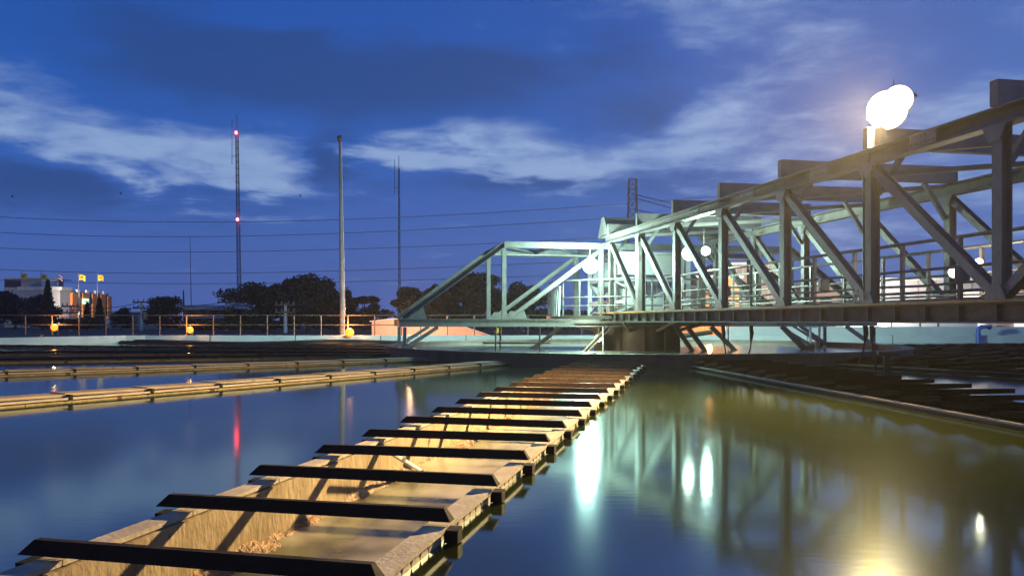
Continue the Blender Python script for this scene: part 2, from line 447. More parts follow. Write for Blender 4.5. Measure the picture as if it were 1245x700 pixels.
# ------------------------------------------------------------------ the bridge
W = 3.1; SP = 2.255
TA = Vector((.981,.194,0)); TU = Vector((-.194,.981,0))
def BP(n, off, z):
    Y = SP*(8.03-n); return Vector((7.214-.198*Y, Y, 0)) + TA*off + Vector((0,0,z))
NB0, NB1 = -2, 8
bridge = thing('truss_bridge', 'grey steel truss footbridge running from the right over the water to the centre drum', 'footbridge', BP(8,W/2,.15))
ZD, ZC0, ZC1 = 1.21, 3.15, 3.36
for off in (0, W):
    b = MB(); p, q = BP(-2.5,off,1.09), BP(7.85,off,1.09)
    b.ibeam(p, q, .16, .235, .02)
    for n2 in range(-10, 32):        # web stiffeners
        c = BP(n2/4, off, 1.09)
        for s in (-1,1): b.bar(c+TA*(s*.045)-Vector((0,0,.095)), c+TA*(s*.045)+Vector((0,0,.095)), .068, .012, TU)
    b.build('girder', M['steel_dark'], bridge)
    b = MB(); b.bar(BP(-2.5,off,1.226), BP(7.85,off,1.226), .20, .034); b.build('top_plate', M['flange'], bridge)
    b = MB(); zc = (ZC0+ZC1)/2
    b.channel(BP(-2.35,off,zc), BP(7.5,off,zc), .18, ZC1-ZC0, .02, side=-1)
    b.build('top_chord', M['steel'], bridge)
    for n in range(-2, 8):
        wd = .14 if n not in (-1,) else .20
        b = MB(); b.ibeam(BP(n,off,1.232), BP(n,off,3.148), wd, wd, .016, TA)
        for z, zz in ((1.235,1), (3.145,-1)):     # gussets
            c = BP(n,off,z); sgn = -1
            b.prism([(-.17,0),(.17,0),(.08,.17*zz),(-.08,.17*zz)] if zz>0 else [(.17,0),(-.17,0),(-.08,-.17),(.08,-.17)], c - TA*.106, TU, Vector((0,0,1)), TA, .014)
        b.build('post', M['steel'], bridge)
    for n in range(-2, 7):
        a, e = (BP(n,off,3.13), BP(n+1,off,1.25)) if n < 4 else (BP(n,off,1.25), BP(n+1,off,3.13))
        t = (e-a).normalized(); a = a+t*.08; e = e-t*.08
        b = MB(); b.ibeam(a, e, .11, .125, .014, TA); b.build('diagonal', M['steel'], bridge)
    # raking end strut
    b = MB(); b.ibeam(BP(-2.42,off,3.2), BP(-2.42,off,1.24), .15, .15, .014, TA); b.build('end_post', M['steel'], bridge)
for n in range(-2, 8):
    b = MB(); zc = 3.51
    b.channel(BP(n,-.10,zc), BP(n,W+.10,zc), .11, .285, .016)
    for off in (-.10, W+.10): b.bar(BP(n,off,zc-.14), BP(n,off,zc+.14), .115, .016, TA)
    b.build('cross_beam', M['steel'], bridge)
    b = MB(); b.ibeam(BP(n,.09,1.07), BP(n,W-.09,1.07), .11, .17, .014); b.build('floor_beam', M['steel_dark'], bridge)
    if n < 7:
        b = MB(); b.bar(BP(n,.1,3.31), BP(n+1,W-.1,3.31), .08,.07); b.build('plan_brace', M['steel'], bridge)
        b = MB(); b.bar(BP(n,.1,1.02), BP(n+1,W-.1,1.02), .08,.07); b.build('floor_brace', M['steel_dark'], bridge)
    for off, s in ((.09,1),(W-.09,-1)):
        b = MB(); b.bar(BP(n,off,2.75), BP(n,off+s*.42,3.36), .07,.07); b.build('knee_brace', M['steel'], bridge)
b = MB()
for i in range(12):   # deck as strips of grating
    off = .78 + i*.14; b.bar(BP(-2.4,off,1.185), BP(7.85,off,1.185), .115, .028)
b.build('deck', M['grating'], bridge)
for off, s in ((.90,1),(2.24,-1)):
    hr = MB()
    hr.tube([BP(-1.3,off,2.12), BP(7.8,off,2.12)], .026, 8)
    hr = hr.build('handrail', M['rail'], bridge, True)
    for z in (1.72, 1.40):
        b = MB(); b.tube([BP(-1.3,off,z), BP(7.8,off,z)], .021, 8); b.build('mid_rail', M['rail'], hr, True)
    b = MB(); b.bar(BP(-1.3,off,1.26), BP(7.8,off,1.26), .008, .10); b.build('toe_board', M['rail'], hr)
    i = 0; x = -1.3
    while x <= 7.81:
        b = MB(); b.bar(BP(x,off,1.20), BP(x,off,2.105), .05,.05, TA); b.build('rail_post', M['rail'], hr); x += .506
# splice plates with bolt heads on the near chords, conduit and junction boxes along the rail
for n in (.5, 1.5, 2.5, 3.5, 4.5):
    for z, h in ((3.255,.15),):
        c = BP(n,0,z) - TA*.097; b = MB(); b.bar(c-TU*.24, c+TU*.24, .016, h)
        for i in range(6):
            for zz in (-.045,.045):
                q_ = c + TU*(-.2+.08*i) + Vector((0,0,zz)) - TA*.008
                b.tube([q_, q_-TA*.014], .013, 6)
        b.build('splice_plate', M['steel'], bridge)
b = MB(); b.tube([BP(-1.2,.82,1.52)+Vector((0,0,.012*math.sin(i*1.7))) if False else BP(-1.2+i*.3,.82,1.50+.012*math.sin(i*1.7)) for i in range(30)], .018, 8); b.build('conduit', M['galv'], bridge, True)
for n in (.3, 1.9, 3.3):
    b = MB(); b.box(BP(n,.84,1.62), (.16,.10,.22), math.atan2(TA.y,TA.x)); b.build('junction_box', M['galv'], bridge, bevel=.008)
b = MB(); b.tube([BP(2.9,.1,3.66), BP(2.95,.05,3.3), BP(2.98,-.10,3.0), BP(2.98,-.10,1.3)], .014, 6); b.build('lamp_cable', M['black'], bridge, True)
# gable plates over the drum end
b = MB()
for off in (0, W):
    b.prism([(-.55,0),(.5,0),(.12,.56),(-.10,.56)], BP(-2.3,off,3.37)-TA*.03, TU, Vector((0,0,1)), TA, .05)
b.bar(BP(-2.3,-.05,3.83), BP(-2.3,W+.05,3.83), .14,.18)
b.build('gable_plate', M['steel'], bridge)

# support trestles of the bridge inside the well, seen under the girder
# ------------------------------------------------------------------ rotating arm across the well
arm = thing('sweep_arm', 'pale steel truss arm across the round well with sloping ends left of the lamps', 'truss arm', C)
def AP(s, v, z): return C + TA*s + TU*v + Vector((0,0,z))
HV = 1.3
for v in (-HV, HV):
    b = MB(); b.ibeam(AP(-7.25,v,.945), AP(7.25,v,.945), .14, .21, .018); b.build('bottom_chord', M['galv'], arm)
    b = MB(); b.channel(AP(-4.36,v,3.12), AP(4.36,v,3.12), .16, .17, .016, side=1); b.build('top_chord', M['galv'], arm)
    for s in (-1, 1):
        b = MB(); b.channel(AP(s*7.15,v,1.07), AP(s*4.36,v,3.12), .15,.15,.016, side=s); b.build('sloping_end', M['galv'], arm)
        b = MB(); b.prism([(-.1,0),(.55,0),(.45,.32),(.30,.32)] if s<0 else [(.1,0),(-.55,0),(-.45,.32),(-.30,.32)], AP(s*7.05,v-.02,1.055), TA, Vector((0,0,1)), TU, .03); b.build('gusset', M['galv'], arm)
        b = MB(); b.ibeam(AP(s*4.36,v,1.055), AP(s*4.36,v,3.03), .12,.12,.014, TU); b.build('post', M['galv'], arm)
        b = MB(); b.channel(AP(s*4.2,v,1.08), AP(s*1.55,v,3.02), .12,.12,.014, side=s); b.build('diagonal', M['galv'], arm)
        b = MB(); b.prism([(-.15,0),(.5,0),(.42,.22),(.02,.22)], AP(s*4.2-(0 if s<0 else .35),v-.02,1.055), TA, Vector((0,0,1)), TU, .03); b.build('gusset', M['galv'], arm)
        b = MB(); b.ibeam(AP(s*1.55,v,1.055), AP(s*1.55,v,3.03), .12,.12,.014, TU); b.build('post', M['galv'], arm)
        # rake props
        b = MB(); b.bar(AP(s*6.2,v,.83), AP(s*7.25,v,.16), .10,.10); b.build('prop', M['galv'], arm)
        b = MB(); b.bar(AP(s*7.1,v,.83), AP(s*7.1,v,.2), .09,.09); b.build('prop', M['galv'], arm)
for s0_, s1_, v_ in ((4.05,5.0,-HV),(4.35,5.4,-HV+.5),(.70,1.35,-HV),(.95,1.65,-HV-.25),(1.8,2.75,-HV),(-1.3,-2.2,-HV),(-2.0,-3.2,HV)):
    b = MB(); b.channel(AP(s0_,v_,.845), AP(s1_,v_,-.05), .11,.11,.014); b.build('prop', M['steel_dark'], arm)
for s in (-7.2,-4.36,-2.9,-1.5,1.5,2.9,4.36,7.2):
    b = MB(); b.ibeam(AP(s,-HV+.09,.95), AP(s,HV-.09,.95), .1,.15,.014); b.build('floor_beam', M['galv'], arm)
    if abs(s) < 5:
        b = MB(); b.bar(AP(s,-HV+.09,3.12), AP(s,HV-.09,3.12), .09,.11); b.build('tie_beam', M['galv'], arm)
for a, e in ((-4.36,-2.9),(-2.9,-1.5),(1.5,2.9),(2.9,4.36)):
    b = MB(); b.bar(AP(a,-HV+.1,3.09), AP(e,HV-.1,3.09), .06,.05); b.build('plan_brace', M['galv'], arm)
# white strips added for the bright lit underside of the back chord
for s in (-1,1):
    b = MB(); b.bar(AP(s*4.3,.9,3.005), AP(s*1.3,.9,3.005), .55,.02); b.build('lit_underside_strip', M['white_paint'], arm)

# centre platform, drive and cage
plat = thing('drive_platform', 'lit centre platform with curved railing and white drive cage over the drum', 'platform', C)
PR = 2.75
b = MB(); b.lathe(C, [(1.4,1.06),(PR,1.06),(PR,1.145),(1.4,1.145)], 48, False); b.lathe(C,[(.01,1.10),(1.41,1.10)],48,False); b.build('platform_deck', M['steel_dark'], plat)
for i in range(10):
    b = MB(); a = 2*math.pi*i/10; d = Vector((math.cos(a), math.sin(a), 0)); b.bar(C+d*1.25+Vector((0,0,.70)), C+d*2.6+Vector((0,0,1.05)), .06,.08)
    b.build('bracket', M['rust'], plat)
rl = MB(); arc = [R(150 + 150*i/40) for i in range(41)]
def arcp(a, z, r=PR-.06): return C + Vector((r*math.cos(a), r*math.sin(a), z))
rl.tube([arcp(a,2.14) for a in arc], .026, 8); rl = rl.build('railing', M['rail'], plat, True)
b = MB(); b.tube([arcp(a,1.66) for a in arc], .02, 8); b.build('mid_rail', M['rail'], rl, True)
b = MB(); b.tube([arcp(a,1.42) for a in arc], .02, 8); b.build('mid_rail', M['rail'], rl, True)
for a in arc[::4]:
    b = MB(); b.tube([arcp(a,1.14), arcp(a,2.13)], .026, 8); b.build('rail_post', M['rail'], rl, True)
for i in range(6):
    b = MB(); a = R(196+i*2.4); b.bar(arcp(a,1.14,PR+.02), arcp(a+R(1.2),2.0,PR+.02), .05,.03)
    b.build('ladder_stile', M['white_paint'], plat)
# cage frame
cg = MB()
q = 1.15
cor = [C+TA*(i*q)+TU*(j*q) for i,j in ((-1,-1),(1,-1),(1,1),(-1,1))]
for p in cor: cg.bar(p+Vector((0,0,1.14)), p+Vector((0,0,3.0)), .13,.13)
for i in range(4):
    p, e = cor[i], cor[(i+1)%4]
    for z in (1.55, 2.2, 2.95): cg.bar(p+Vector((0,0,z)), e+Vector((0,0,z)), .07,.09)
    cg.bar(p+Vector((0,0,1.2)), e+Vector((0,0,2.15)), .05,.06); cg.bar(e+Vector((0,0,1.2)), p+Vector((0,0,2.15)), .05,.05)
cg.build('cage_frame', M['white_paint'], plat)
b = MB(); b.bar(cor[0]+TA*.10+TU*.05+Vector((0,0,2.62)), cor[1]-TA*.10+TU*.05+Vector((0,0,2.62)), .03,.56); b.build('cage_panel', M['white_paint'], plat)
b = MB(); b.bar(cor[3]+TA*.10-TU*.05+Vector((0,0,2.3)), cor[2]-TA*.10-TU*.05+Vector((0,0,2.3)), .03,1.1); b.build('cage_panel', M['white_paint'], plat)
b = MB()
b.lathe(C+Vector((0,0,1.145)), [(.75,0),(.75,.25),(.6,.30),(.42,.62),(.30,.68),(.30,1.15),(.12,1.2)], 32)
b.build('gearbox', M['galv'], plat, True)
b = MB(); b.lathe(C+TA*.2-TU*.9+Vector((0,0,1.145)), [(.20,0),(.20,.12),(.16,.14),(.16,.55),(.10,.62)], 24); b.build('motor', M['steel_dark'], plat, True)
b = MB(); b.box(C+TA*-.55-TU*.75+Vector((0,0,1.75)), (.62,.3,1.1), math.atan2(TA.y,TA.x)); b.build('control_cabinet', M['white_paint'], plat, bevel=.02)
for x, z in ((.35,1.5),(.9,1.45),(-.1,1.38)):
    b = MB(); c = C+TA*x-TU*1.18; b.prism([(-.25,-.1),(-.12,-.24),(.12,-.24),(.25,-.1),(.25,.1),(.12,.24),(-.12,.24),(-.25,.1)], c+Vector((0,0,z)), TA, Vector((0,0,1)), TU, .03)
    b.build('guard_plate', M['white_paint'], plat)
# pipe manifold beside the drive, seen through the truss
b = MB()
for i, z in enumerate((1.40,1.62,1.84,2.05)):
    b.tube([AP(1.7,-.2+.05*i,z), AP(4.0,-.2+.05*i,z)], .045, 10)
for s in (1.9, 2.6, 3.3): b.tube([AP(s,-.2,1.06), AP(s,-.2,2.2)], .05, 10)
pm = thing('pipe_rack', 'rack of white horizontal pipes behind the truss right of the drive cage', 'pipe rack', AP(2.8,-.2,1.06))
b.build('pipes', M['white_paint'], pm, True)

# paddle hangers under the right arm, in the well
def hanger(s, v, label):
    t = thing('paddle_hanger', label, 'hanger', AP(s,v,.14), 0, 'white hangers under the arm')
    b = MB(); b.box(AP(s,v,.815), (.34,.2,.03)); b.build('mounting_plate', M['white_paint'], t)
    b = MB(); b.tube([AP(s,v,.80), AP(s,v,.30)], .035, 10); b.build('rod', M['white_paint'], t, True)
    b = MB(); b.lathe(AP(s,v,.14), [(.10,0),(.13,.04),(.13,.14),(.06,.18)], 16); b.build('bearing', M['rust'], t, True)
    b = MB(); b.bar(AP(s-.95,v,.82), AP(s+.12,v,.22), .05,.07); b.build('stay', M['galv'], t)
hanger(7.15, -HV, 'white hanger rod with rusty foot nearest the right rim of the well')
hanger(6.9, HV, 'white hanger rod with dark foot, second from the right rim of the well')
hanger(5.0, -HV, 'white hanger rod behind the crossed legs of the bridge')
b = MB(); b.tube([AP(2.35,-HV,.83), AP(2.35,-HV,.16)], .02, 8); b.build('slim_hanger_rod', M['white_paint'], None, True, label='slim white rod hanging over the well right of the drum', category='rod')
for s, lab in ((-4.6,'thin dark rod hanging over the well, leftmost of the three left of the drum'),(-3.35,'thin dark rod hanging over the well, middle of the three left of the drum'),(-1.5,'thin pale rod hanging over the well close to the left of the drum')):
    b = MB(); b.tube([AP(s,-HV-.05,.84), AP(s,-HV-.05,.12)], .022, 8); b.build('hanging_rod', M['black'] if s<-2 else M['galv'], None, True, label=lab, category='rod', group='rods hanging from the arm')
# hoses hanging from the bridge
def hose(px0, px1, Y, ybot, label):
    t = thing('hose_drop', label, 'hose', at(px0, ybot, Y), 0, 'dark hoses hanging from the bridge')
    b = MB(); top = at(px0, 396, Y); b.tube([top, at(px0+1, 405, Y), at(px0, 414, Y)], [.045,.05,.03], 10); b.build('sheath', M['rust'] if px0 == 1056 else M['black'], t, True)
    b = MB(); b.tube([at(px0, 414, Y), at((px0+px1)/2+1, (414+ybot)/2, Y), at(px1, ybot, Y)], .018, 8); b.build('cable', M['black'], t, True)
hose(1052, 1044, 16.2, 440, 'dark hose hanging straight from the bridge, left one of the close pair')
hose(1060, 1066, 15.9, 462, 'dark hose hanging from the bridge, right one of the close pair')
hose(879, 882, 19.8, 431, 'dark hose hanging from the bridge just right of the drum')
hose(913, 910, 19.8, 431, 'dark hose hanging from the bridge between the drum and the crossed legs')
# stray pole lying over the well and gauge post on its wall
b = MB(); b.tube([AP(1.9,3.2,.36), AP(3.7,2.7,.62)], .06, 10); b.tube([AP(2.7,2.95,.47), AP(3.7,2.7,.62)], .085, 10); b.build('scum_pipe', M['black'], None, True, label='black pipe sloping over the bright well water right of the drum', category='pipe')
b = MB(); b.tube([AP(-4.2,3.4,.26), AP(-1.9,3.3,.25)], .03, 8); b.tube([AP(-3.6,3.4,.12), AP(-3.6,3.4,.62)], .03, 8); b.build('skimmer_boom', M['black'], None, True, label='dark boom floating on the bright well water left of the drum', category='boom')
b = MB(); p = at(1078, 462, 14.6); b.bar(Vector((p.x,p.y,-.3)), Vector((p.x,p.y,.42)), .10,.10); b.bar(Vector((p.x-.16,p.y,.42)), Vector((p.x+.16,p.y,.42)), .12,.06); b.build('gauge_post', M['black'], None, label='short dark post with crosspiece standing in the blue water strip at right', category='post')

# ------------------------------------------------------------------ lamps
def area(name, loc, target, power, col, size, spread=160):
    l = bpy.data.lights.new(name, 'AREA'); l.shape = 'DISK'; l.size = size; l.energy = power; l.color = col; l.spread = R(spread)
    o = bpy.data.objects.new(name, l); COL.objects.link(o); o.location = loc
    o.rotation_euler = (Vector(target)-Vector(loc)).to_track_quat('-Z','Y').to_euler(); return o
def point(name, loc, power, col, r=.1):
    l = bpy.data.lights.new(name, 'POINT'); l.energy = power; l.color = col; l.shadow_soft_size = r
    o = bpy.data.objects.new(name, l); COL.objects.link(o); o.location = loc; return o

def flood_head(t, c, aim, r, lens, housing='steel_dark'):
    """a round floodlight: dish, ring and glowing front glass aimed at a point"""
    d = (Vector(aim)-Vector(c)).normalized(); rot = d.to_track_quat('Z','Y').to_matrix()
    def put(b):
        b.v = [tuple(rot @ Vector(v) + Vector(c)) for v in b.v]; return b
    b = MB(); b.lathe((0,0,0), [(r*.25,-r*1.0),(r*.55,-r*.9),(r*.95,-r*.25),(r*1.0,-.01*r),(r*.985,0)], 28); h = put(b).build('lamp_housing', M[housing], t, True)
    b = MB(); b.lathe((0,0,0), [(r*.97,r*.02),(r*.78,r*.05),(r*.60,r*.02)], 28, False); b.f = [tuple(reversed(f)) for f in b.f]; put(b).build('reflector', M[lens+'_rim'], t, True)
    b = MB(); b.lathe((0,0,0), [(r*.60,r*.02),(r*.58,r*.16),(r*.35,r*.30),(.001,r*.34)], 28); put(b).build('lens', M[lens], t, True)

# the big warm floodlights over the bridge
P1, P2 = Vector((5.13,11.25,3.88)), Vector((5.40,11.50,4.09))
fl_ = thing('twin_floodlight', 'dazzling warm twin floodlight on a post above the bridge truss', 'floodlight', BP(3,.1,3.66))
b = MB(); b.tube([BP(3,.12,3.65), Vector((5.36,11.55,3.95)), Vector((5.36,11.55,4.42))], .045, 10); b.bar(Vector((5.1,11.5,4.05)), Vector((5.65,11.5,4.15)), .06,.06); b.build('mast', M['steel'], fl_, True)
flood_head(fl_, P1, (-.2,3.0,.9), .27, 'lens_warm'); flood_head(fl_, P2, (0.4,2.0,1.6), .20, 'lens_warm')
aimv = (Vector((-5,6.5,0))-P1).normalized()
area('floodlight_warm_light', P1+aimv*.16, (-5,6.5,0), 2300, (1,.68,.30), .30, 140)

# cool lamps round the drive
def cool(px, py, Y, aim, r, label, power, gname='cool floodlights round the drive'):
    c = at(px, py, Y); t = thing('cool_floodlight', label, 'floodlight', c, 0, gname)
    d = (Vector(aim)-c).normalized()
    b = MB(); b.tube([c-d*r*.8, c-d*r*.8+Vector((0,.12,.12)), c-d*r*.8+Vector((0,.12,.62))], .025, 8); b.build('bracket', M['steel_dark'], t, True)
    flood_head(t, c, aim, r, 'lens_green')
    return c
c = cool(718, 323, 21.9, (1.0,8,1.4), .22, 'brightest greenish white floodlight in front of the drive cage', 0)
area('drive_lamp_light', c+Vector((-.03,-.24,-.02)), (1.2,8,.4), 240, (.62,1,.80), .3, 178)
point('drive_lamp_fill', c+Vector((-.15,.2,.25)), 760, (.62,1,.82), .12)
c = cool(750, 312, 26.7, (2.4,8,.4), .13, 'small greenish floodlight just right of the brightest one', 0)
area('cage_lamp_light', c+Vector((.10,.45,-.1)), (4.2,37,-.9), 1100, (.70,1,.84), .25, 170)
c = cool(838, 308, 18.4, (3.0,6,1.2), .17, 'greenish floodlight on the truss, left one of the close pair', 0)
point('truss_lamp_light', c+Vector((.45,.55,-.05)), 330, (.64,1,.82), .12)
c = cool(858, 305, 19.6, (3.5,6,1.4), .11, 'greenish floodlight on the truss, right one of the close pair', 0)
# two lamps added behind the cage only to brighten the far wall
for q_, (px, py, Y, aim, pw, lab) in enumerate(((735,318,26.9,(-13,37.6,.1),370,'added floodlight behind the drive cage turned to the left far wall'),(790,318,26.9,(16,38.5,.2),200,'added floodlight behind the drive cage turned to the right far wall'))):
    c = at(px, py, Y); t = thing('added_floodlight', lab, 'floodlight', c, 0, 'added floodlights behind the cage')
    flood_head(t, c, aim, .10, 'lens_green'); b = MB(); b.bar((c.x,c.y-.05,c.z-.06), (c.x,c.y-.05,1.15), .05,.05); b.build('stand', M['steel_dark'], t)
    d = (Vector(aim)-c).normalized(); area('added_far_wall_light', c+d*.2, aim, pw, (.72,1,.90), .2, 75)
# small lamp under the deck at the drum
t = thing('drum_lamp', 'small white lamp low on the left side of the rust brown drum', 'lamp', AP(-1.5,-.95,.62))
flood_head(t, AP(-1.55,-1.05,.50), AP(-2.2,-3.5,.1), .11, 'lens_green'); b = MB(); b.bar(AP(-1.5,-.9,.55), AP(-1.5,-.9,1.0), .04,.04); b.build('bracket', M['rust'], t)
point('drum_lamp_light', AP(-2.0,-1.6,.55), 90, (.80,1,.80), .08)

# small warm white lamps on the far handrail of the bridge
def rail_lamp(px, py, Y, label, r, pw):
    c = at(px, py, Y); t = thing('rail_lamp', label, 'lamp', c, 0, 'warm white lamps on the bridge railing')
    b = MB(); b.bar(c+Vector((.01,.04,-.005)), c+TA*.16+Vector((0,.02,-.06)), .03,.03); b.build('bracket', M['rail'], t)
    flood_head(t, c, c+Vector((-.55,-1,-.05)), r, 'lens_white')
    point('rail_lamp_light', c+Vector((-.12,-.28,.0)), pw, (1,.88,.62), .05)
rail_lamp(1160,331,12.72,'warm white lamp on the bridge railing, left and larger of two',.085, 16)
rail_lamp(1190,319,12.22,'warm white lamp on the bridge railing, right and smaller of two',.065, 10)

# orange sodium lamps on the far wall
def sodium(px, py, label, r, pw):
    Y = Y_WALL-.16; c = at(px, py, Y)
    t = thing('bulkhead_lamp', label, 'lamp', (c.x, Y_WALL, .34), 0, 'orange lamps on the far wall')
    b = MB(); b.bar((c.x, Y_WALL+.13,.34), (c.x, Y_WALL+.13,c.z-.05), .05,.05); b.bar((c.x,Y_WALL+.13,c.z-r-.02),(c.x,Y-.04,c.z-r-.02),.05,.03); b.build('bracket', M['steel_dark'], t)
    b = MB(); b.ball(c, r, 16, 10); b.build('globe', M['lens_orange'], t, True)
    point('sodium_light', c+Vector((0,.0,r+.10)), pw, (1,.36,.08), .06)
sodium(66,398,'orange lamp glowing on the far wall, leftmost of the three',.15, 90)
sodium(231,401,'orange lamp glowing on the far wall, middle one of the three',.145, 90)
sodium(425,404,'orange lamp glowing on the far wall, largest, beside the tall mast',.20, 190)

# ------------------------------------------------------------------ fence on the far wall
def fence(x0, x1, label, step=1.235, Yf=Y_WALL+.2, z0=.34, h=.92, mat_='steel_dark', start=None):
    t = thing('pipe_fence', label, 'fence', ((x0+x1)/2, Yf, z0))
    for z in (z0+h, z0+h*.52):
        b = MB(); b.tube([(x0,Yf,z),(x1,Yf,z)], .022, 8); b.build('rail', M[mat_], t, True)
    x = x0 if start is None else start
    while x <= x1:
        b = MB(); b.tube([(x,Yf,z0),(x,Yf,z0+h)], .028, 8); b.build('post', M[mat_], t, True); x += step
fence(-23.6, -4.6, 'grey pipe fence along the far wall behind the orange lamps')
fence(-4.2, 8.0, 'grey pipe fence on the far wall seen under the sloping truss arm')

# ------------------------------------------------------------------ right far side
b = MB(); b.box((19.5, 38.6, .40), (19.0, .3, .66)); b.build('boundary_wall', M['conc_pale'], label='pale green wall standing higher at the right behind the bridge', category='wall')
t = thing('blue_pipe', 'blue bent pipe over the end of the pale wall at the right', 'pipe', (20.9,37.2,.3))
b = MB(); b.tube([(21.2,37.4,-.1),(21.2,37.4,.55),(21.26,37.4,.68),(21.36,37.4,.73),(21.75,37.4,.73),(21.82,37.6,.70)], .10, 12); b.build('pipe', M['blue_pipe'], t, True)
t = thing('panel_wall', 'white panelled wall with dark joints behind the right part of the bridge', 'wall', (19.3,42,.1))
for x0, x1 in ((16.9,18.3),(18.34,19.78),(19.82,21.26),(21.30,22.2),(22.24,24.3)):
    b = MB(); b.box(((x0+x1)/2,43,.75), (x1-x0,.15,1.25)); b.build('panel', M['white_wall'], t)
for x in (18.32,19.8,21.28,22.22):
    b = MB(); b.box((x,42.99,.78), (.05,.2,1.35)); b.build('post', M['black'], t)
t = thing('timber_fence', 'orange lit board fence just right of the drum below the bridge', 'fence', (11,40,.1))
for i in range(34):
    b = MB() if i == 0 else b; b.box((8.2+i*.165, 40.4+random.uniform(-.012,.012), .60+random.uniform(-.01,.01)), (.152,.03,.9))
b.build('board', M['slat'], t)
for z in (.85,.35):
    b = MB(); b.box((11,40.5,z),(5.7,.05,.08)); b.build('rail', M['slat'], t)
point('fence_lamp_light', (9.4,39.2,1.2), 260, (1,.40,.12), .1)

def added_flood(x, y, z, aim, pw, label, col=(1,.90,.78), spread=165):  # lamps added only to brighten the background walls and buildings
    t = thing('added_yard_floodlight', label, 'floodlight', (x,y,.1), 0, 'added floodlights behind the far wall')
    b = MB(); b.tube([(x,y+.12,.1),(x,y+.12,z)], .035, 8); b.build('mast', M['steel_dark'], t, True)
    flood_head(t, Vector((x,y,z)), aim, .10, 'lens_white')
    d = (Vector(aim)-Vector((x,y,z))).normalized()
    area('added_yard_light', Vector((x,y,z))+d*.2, aim, pw, col, .2, spread)
added_flood(18.6, 41.0, .55, (19.5,46,.9), 160, 'added small floodlight at the foot of the white panelled wall')
added_flood(25.0, 49.5, 1.1, (25,60,3.0), 1600, 'added small floodlight facing the large pale windowless building')
added_flood(17.2, 50.0, .9, (17.5,62,3.0), 1500, 'added small floodlight facing the brown clad building')

added_flood(-62.0, 106.0, 3.0, (-60.5,122,3.9), 900, 'added small ground floodlight washing the striped facade', (1,.86,.70), 62)
added_flood(-78.0, 108.0, 2.6, (-72,124,7.2), 170, 'added small floodlight below the boxy grey roof at the left edge', (1,.95,.9))

def block(name, label, px0, px1, ytop, Y, depth, wall, ybase=None, roofm='roof', cat='building', parapet=.0):
    a, e = at(px0, ytop, Y), at(px1, ytop, Y); z0 = .1
    t = thing(name, label, cat, ((a.x+e.x)/2, Y+depth/2, z0))
    b = MB(); b.box(((a.x+e.x)/2, Y+depth/2, (a.z+z0)/2), (e.x-a.x, depth, a.z-z0)); b.build('wall', M[wall], t)
    b = MB(); b.box(((a.x+e.x)/2, Y+depth/2, a.z+.09), (e.x-a.x+.3, depth+.3, .174)); b.build('roof', M[roofm], t)
    return t, a, e
t, a, e = block('storage_tank_house', 'large pale windowless building seen through the right half of the bridge', 1062, 1214, 341, 58, 9, 'grey_wall')
b = MB()
for i in range(7): b.box((a.x+(e.x-a.x)*(i+.5)/7, 57.98, (a.z+.1)/2), (.06,.08,a.z-.1))
b.build('panel_joint', M['brown_wall'], t)
t, a, e = block('workshop', 'brown clad building behind the middle of the bridge railing', 876, 945, 322, 62, 8, 'brown_wall')
b = MB()
for i in range(9): b.box((a.x+(e.x-a.x)*(i+.5)/9, 61.98, (a.z+.1)/2), (.08,.08,a.z-.1))
b.build('cladding_rib', M['grey_wall'], t)
t, a, e = block('brick_shed', 'reddish brown shed behind the pipe rack', 848, 900, 338, 55, 5, 'orange_wall')
b = MB(); b.box(((a.x+e.x)/2, 54.98, a.z*.6), (1.2,.08,.9)); b.build('window', M['glass'], t)
t, a, e = block('pale_tower_block', 'narrow pale building between two posts of the bridge', 985, 1040, 346, 64, 6, 'brown_wall')
b = MB(); b.box((a.x+1.2, 63.98, a.z*.6), (.9,.08,1.2)); b.build('window', M['glass'], t)
t, a, e = block('lit_house', 'small orange lit house at the right edge behind the bridge', 1228, 1275, 352, 48, 5, 'white_wall', roofm='orange_wall')
b = MB(); b.box((a.x+.6, 47.98, 1.1), (.7,.08,1.0)); b.build('window', M['window_lit'], t)
point('house_lamp_light', (at(1222,380,45)), 260, (1,.42,.12), .1)

# pink lit low building left of the arm
t = thing('pink_shed', 'long low pink shed with one sloping end, lit orange behind the far wall', 'shed', (-3,45,.1))
b = MB(); pa = [at(452,408,45), at(452,391,45), at(478,388,45), at(545,391,45), at(597,409,45)]
poly = [(p.x, p.z) for p in pa]; poly[0] = (poly[0][0], .1); poly[-1] = (poly[-1][0], .12)
b.prism(poly, (0,45,0), (1,0,0), (0,0,1), (0,1,0), 3.0); b.build('wall', M['pink_wall'], t)
b = MB(); b.bar(at(450,390.6,44.9), at(478,387.4,44.9), .35,.05); b.bar(at(478,387.4,44.9), at(545,390.4,44.9), .35,.05); b.bar(at(545,390.4,44.9), at(598,408.4,44.9), .35,.05); b.build('roof_edge', M['roof'], t)
point('shed_lamp_light', (-5.0,40.6,1.1), 1900, (1,.50,.30), .1)
# orange marker ball on a short stick
t = thing('marker_light', 'small orange round marker on the wall under the arm', 'marker', at(604,408,37.9))
b = MB(); c = at(604,403,37.9); b.ball(c, .10, 12, 8); b.tube([c+Vector((.03,0,-.02)), c+Vector((.06,0,.18))], .05, 8); b.build('globe', M['flag_yellow'], t, True)
b = MB(); b.tube([(c.x,c.y,.3), (c.x,c.y,c.z-.08)], .02, 8); b.build('stem', M['steel_dark'], t, True)

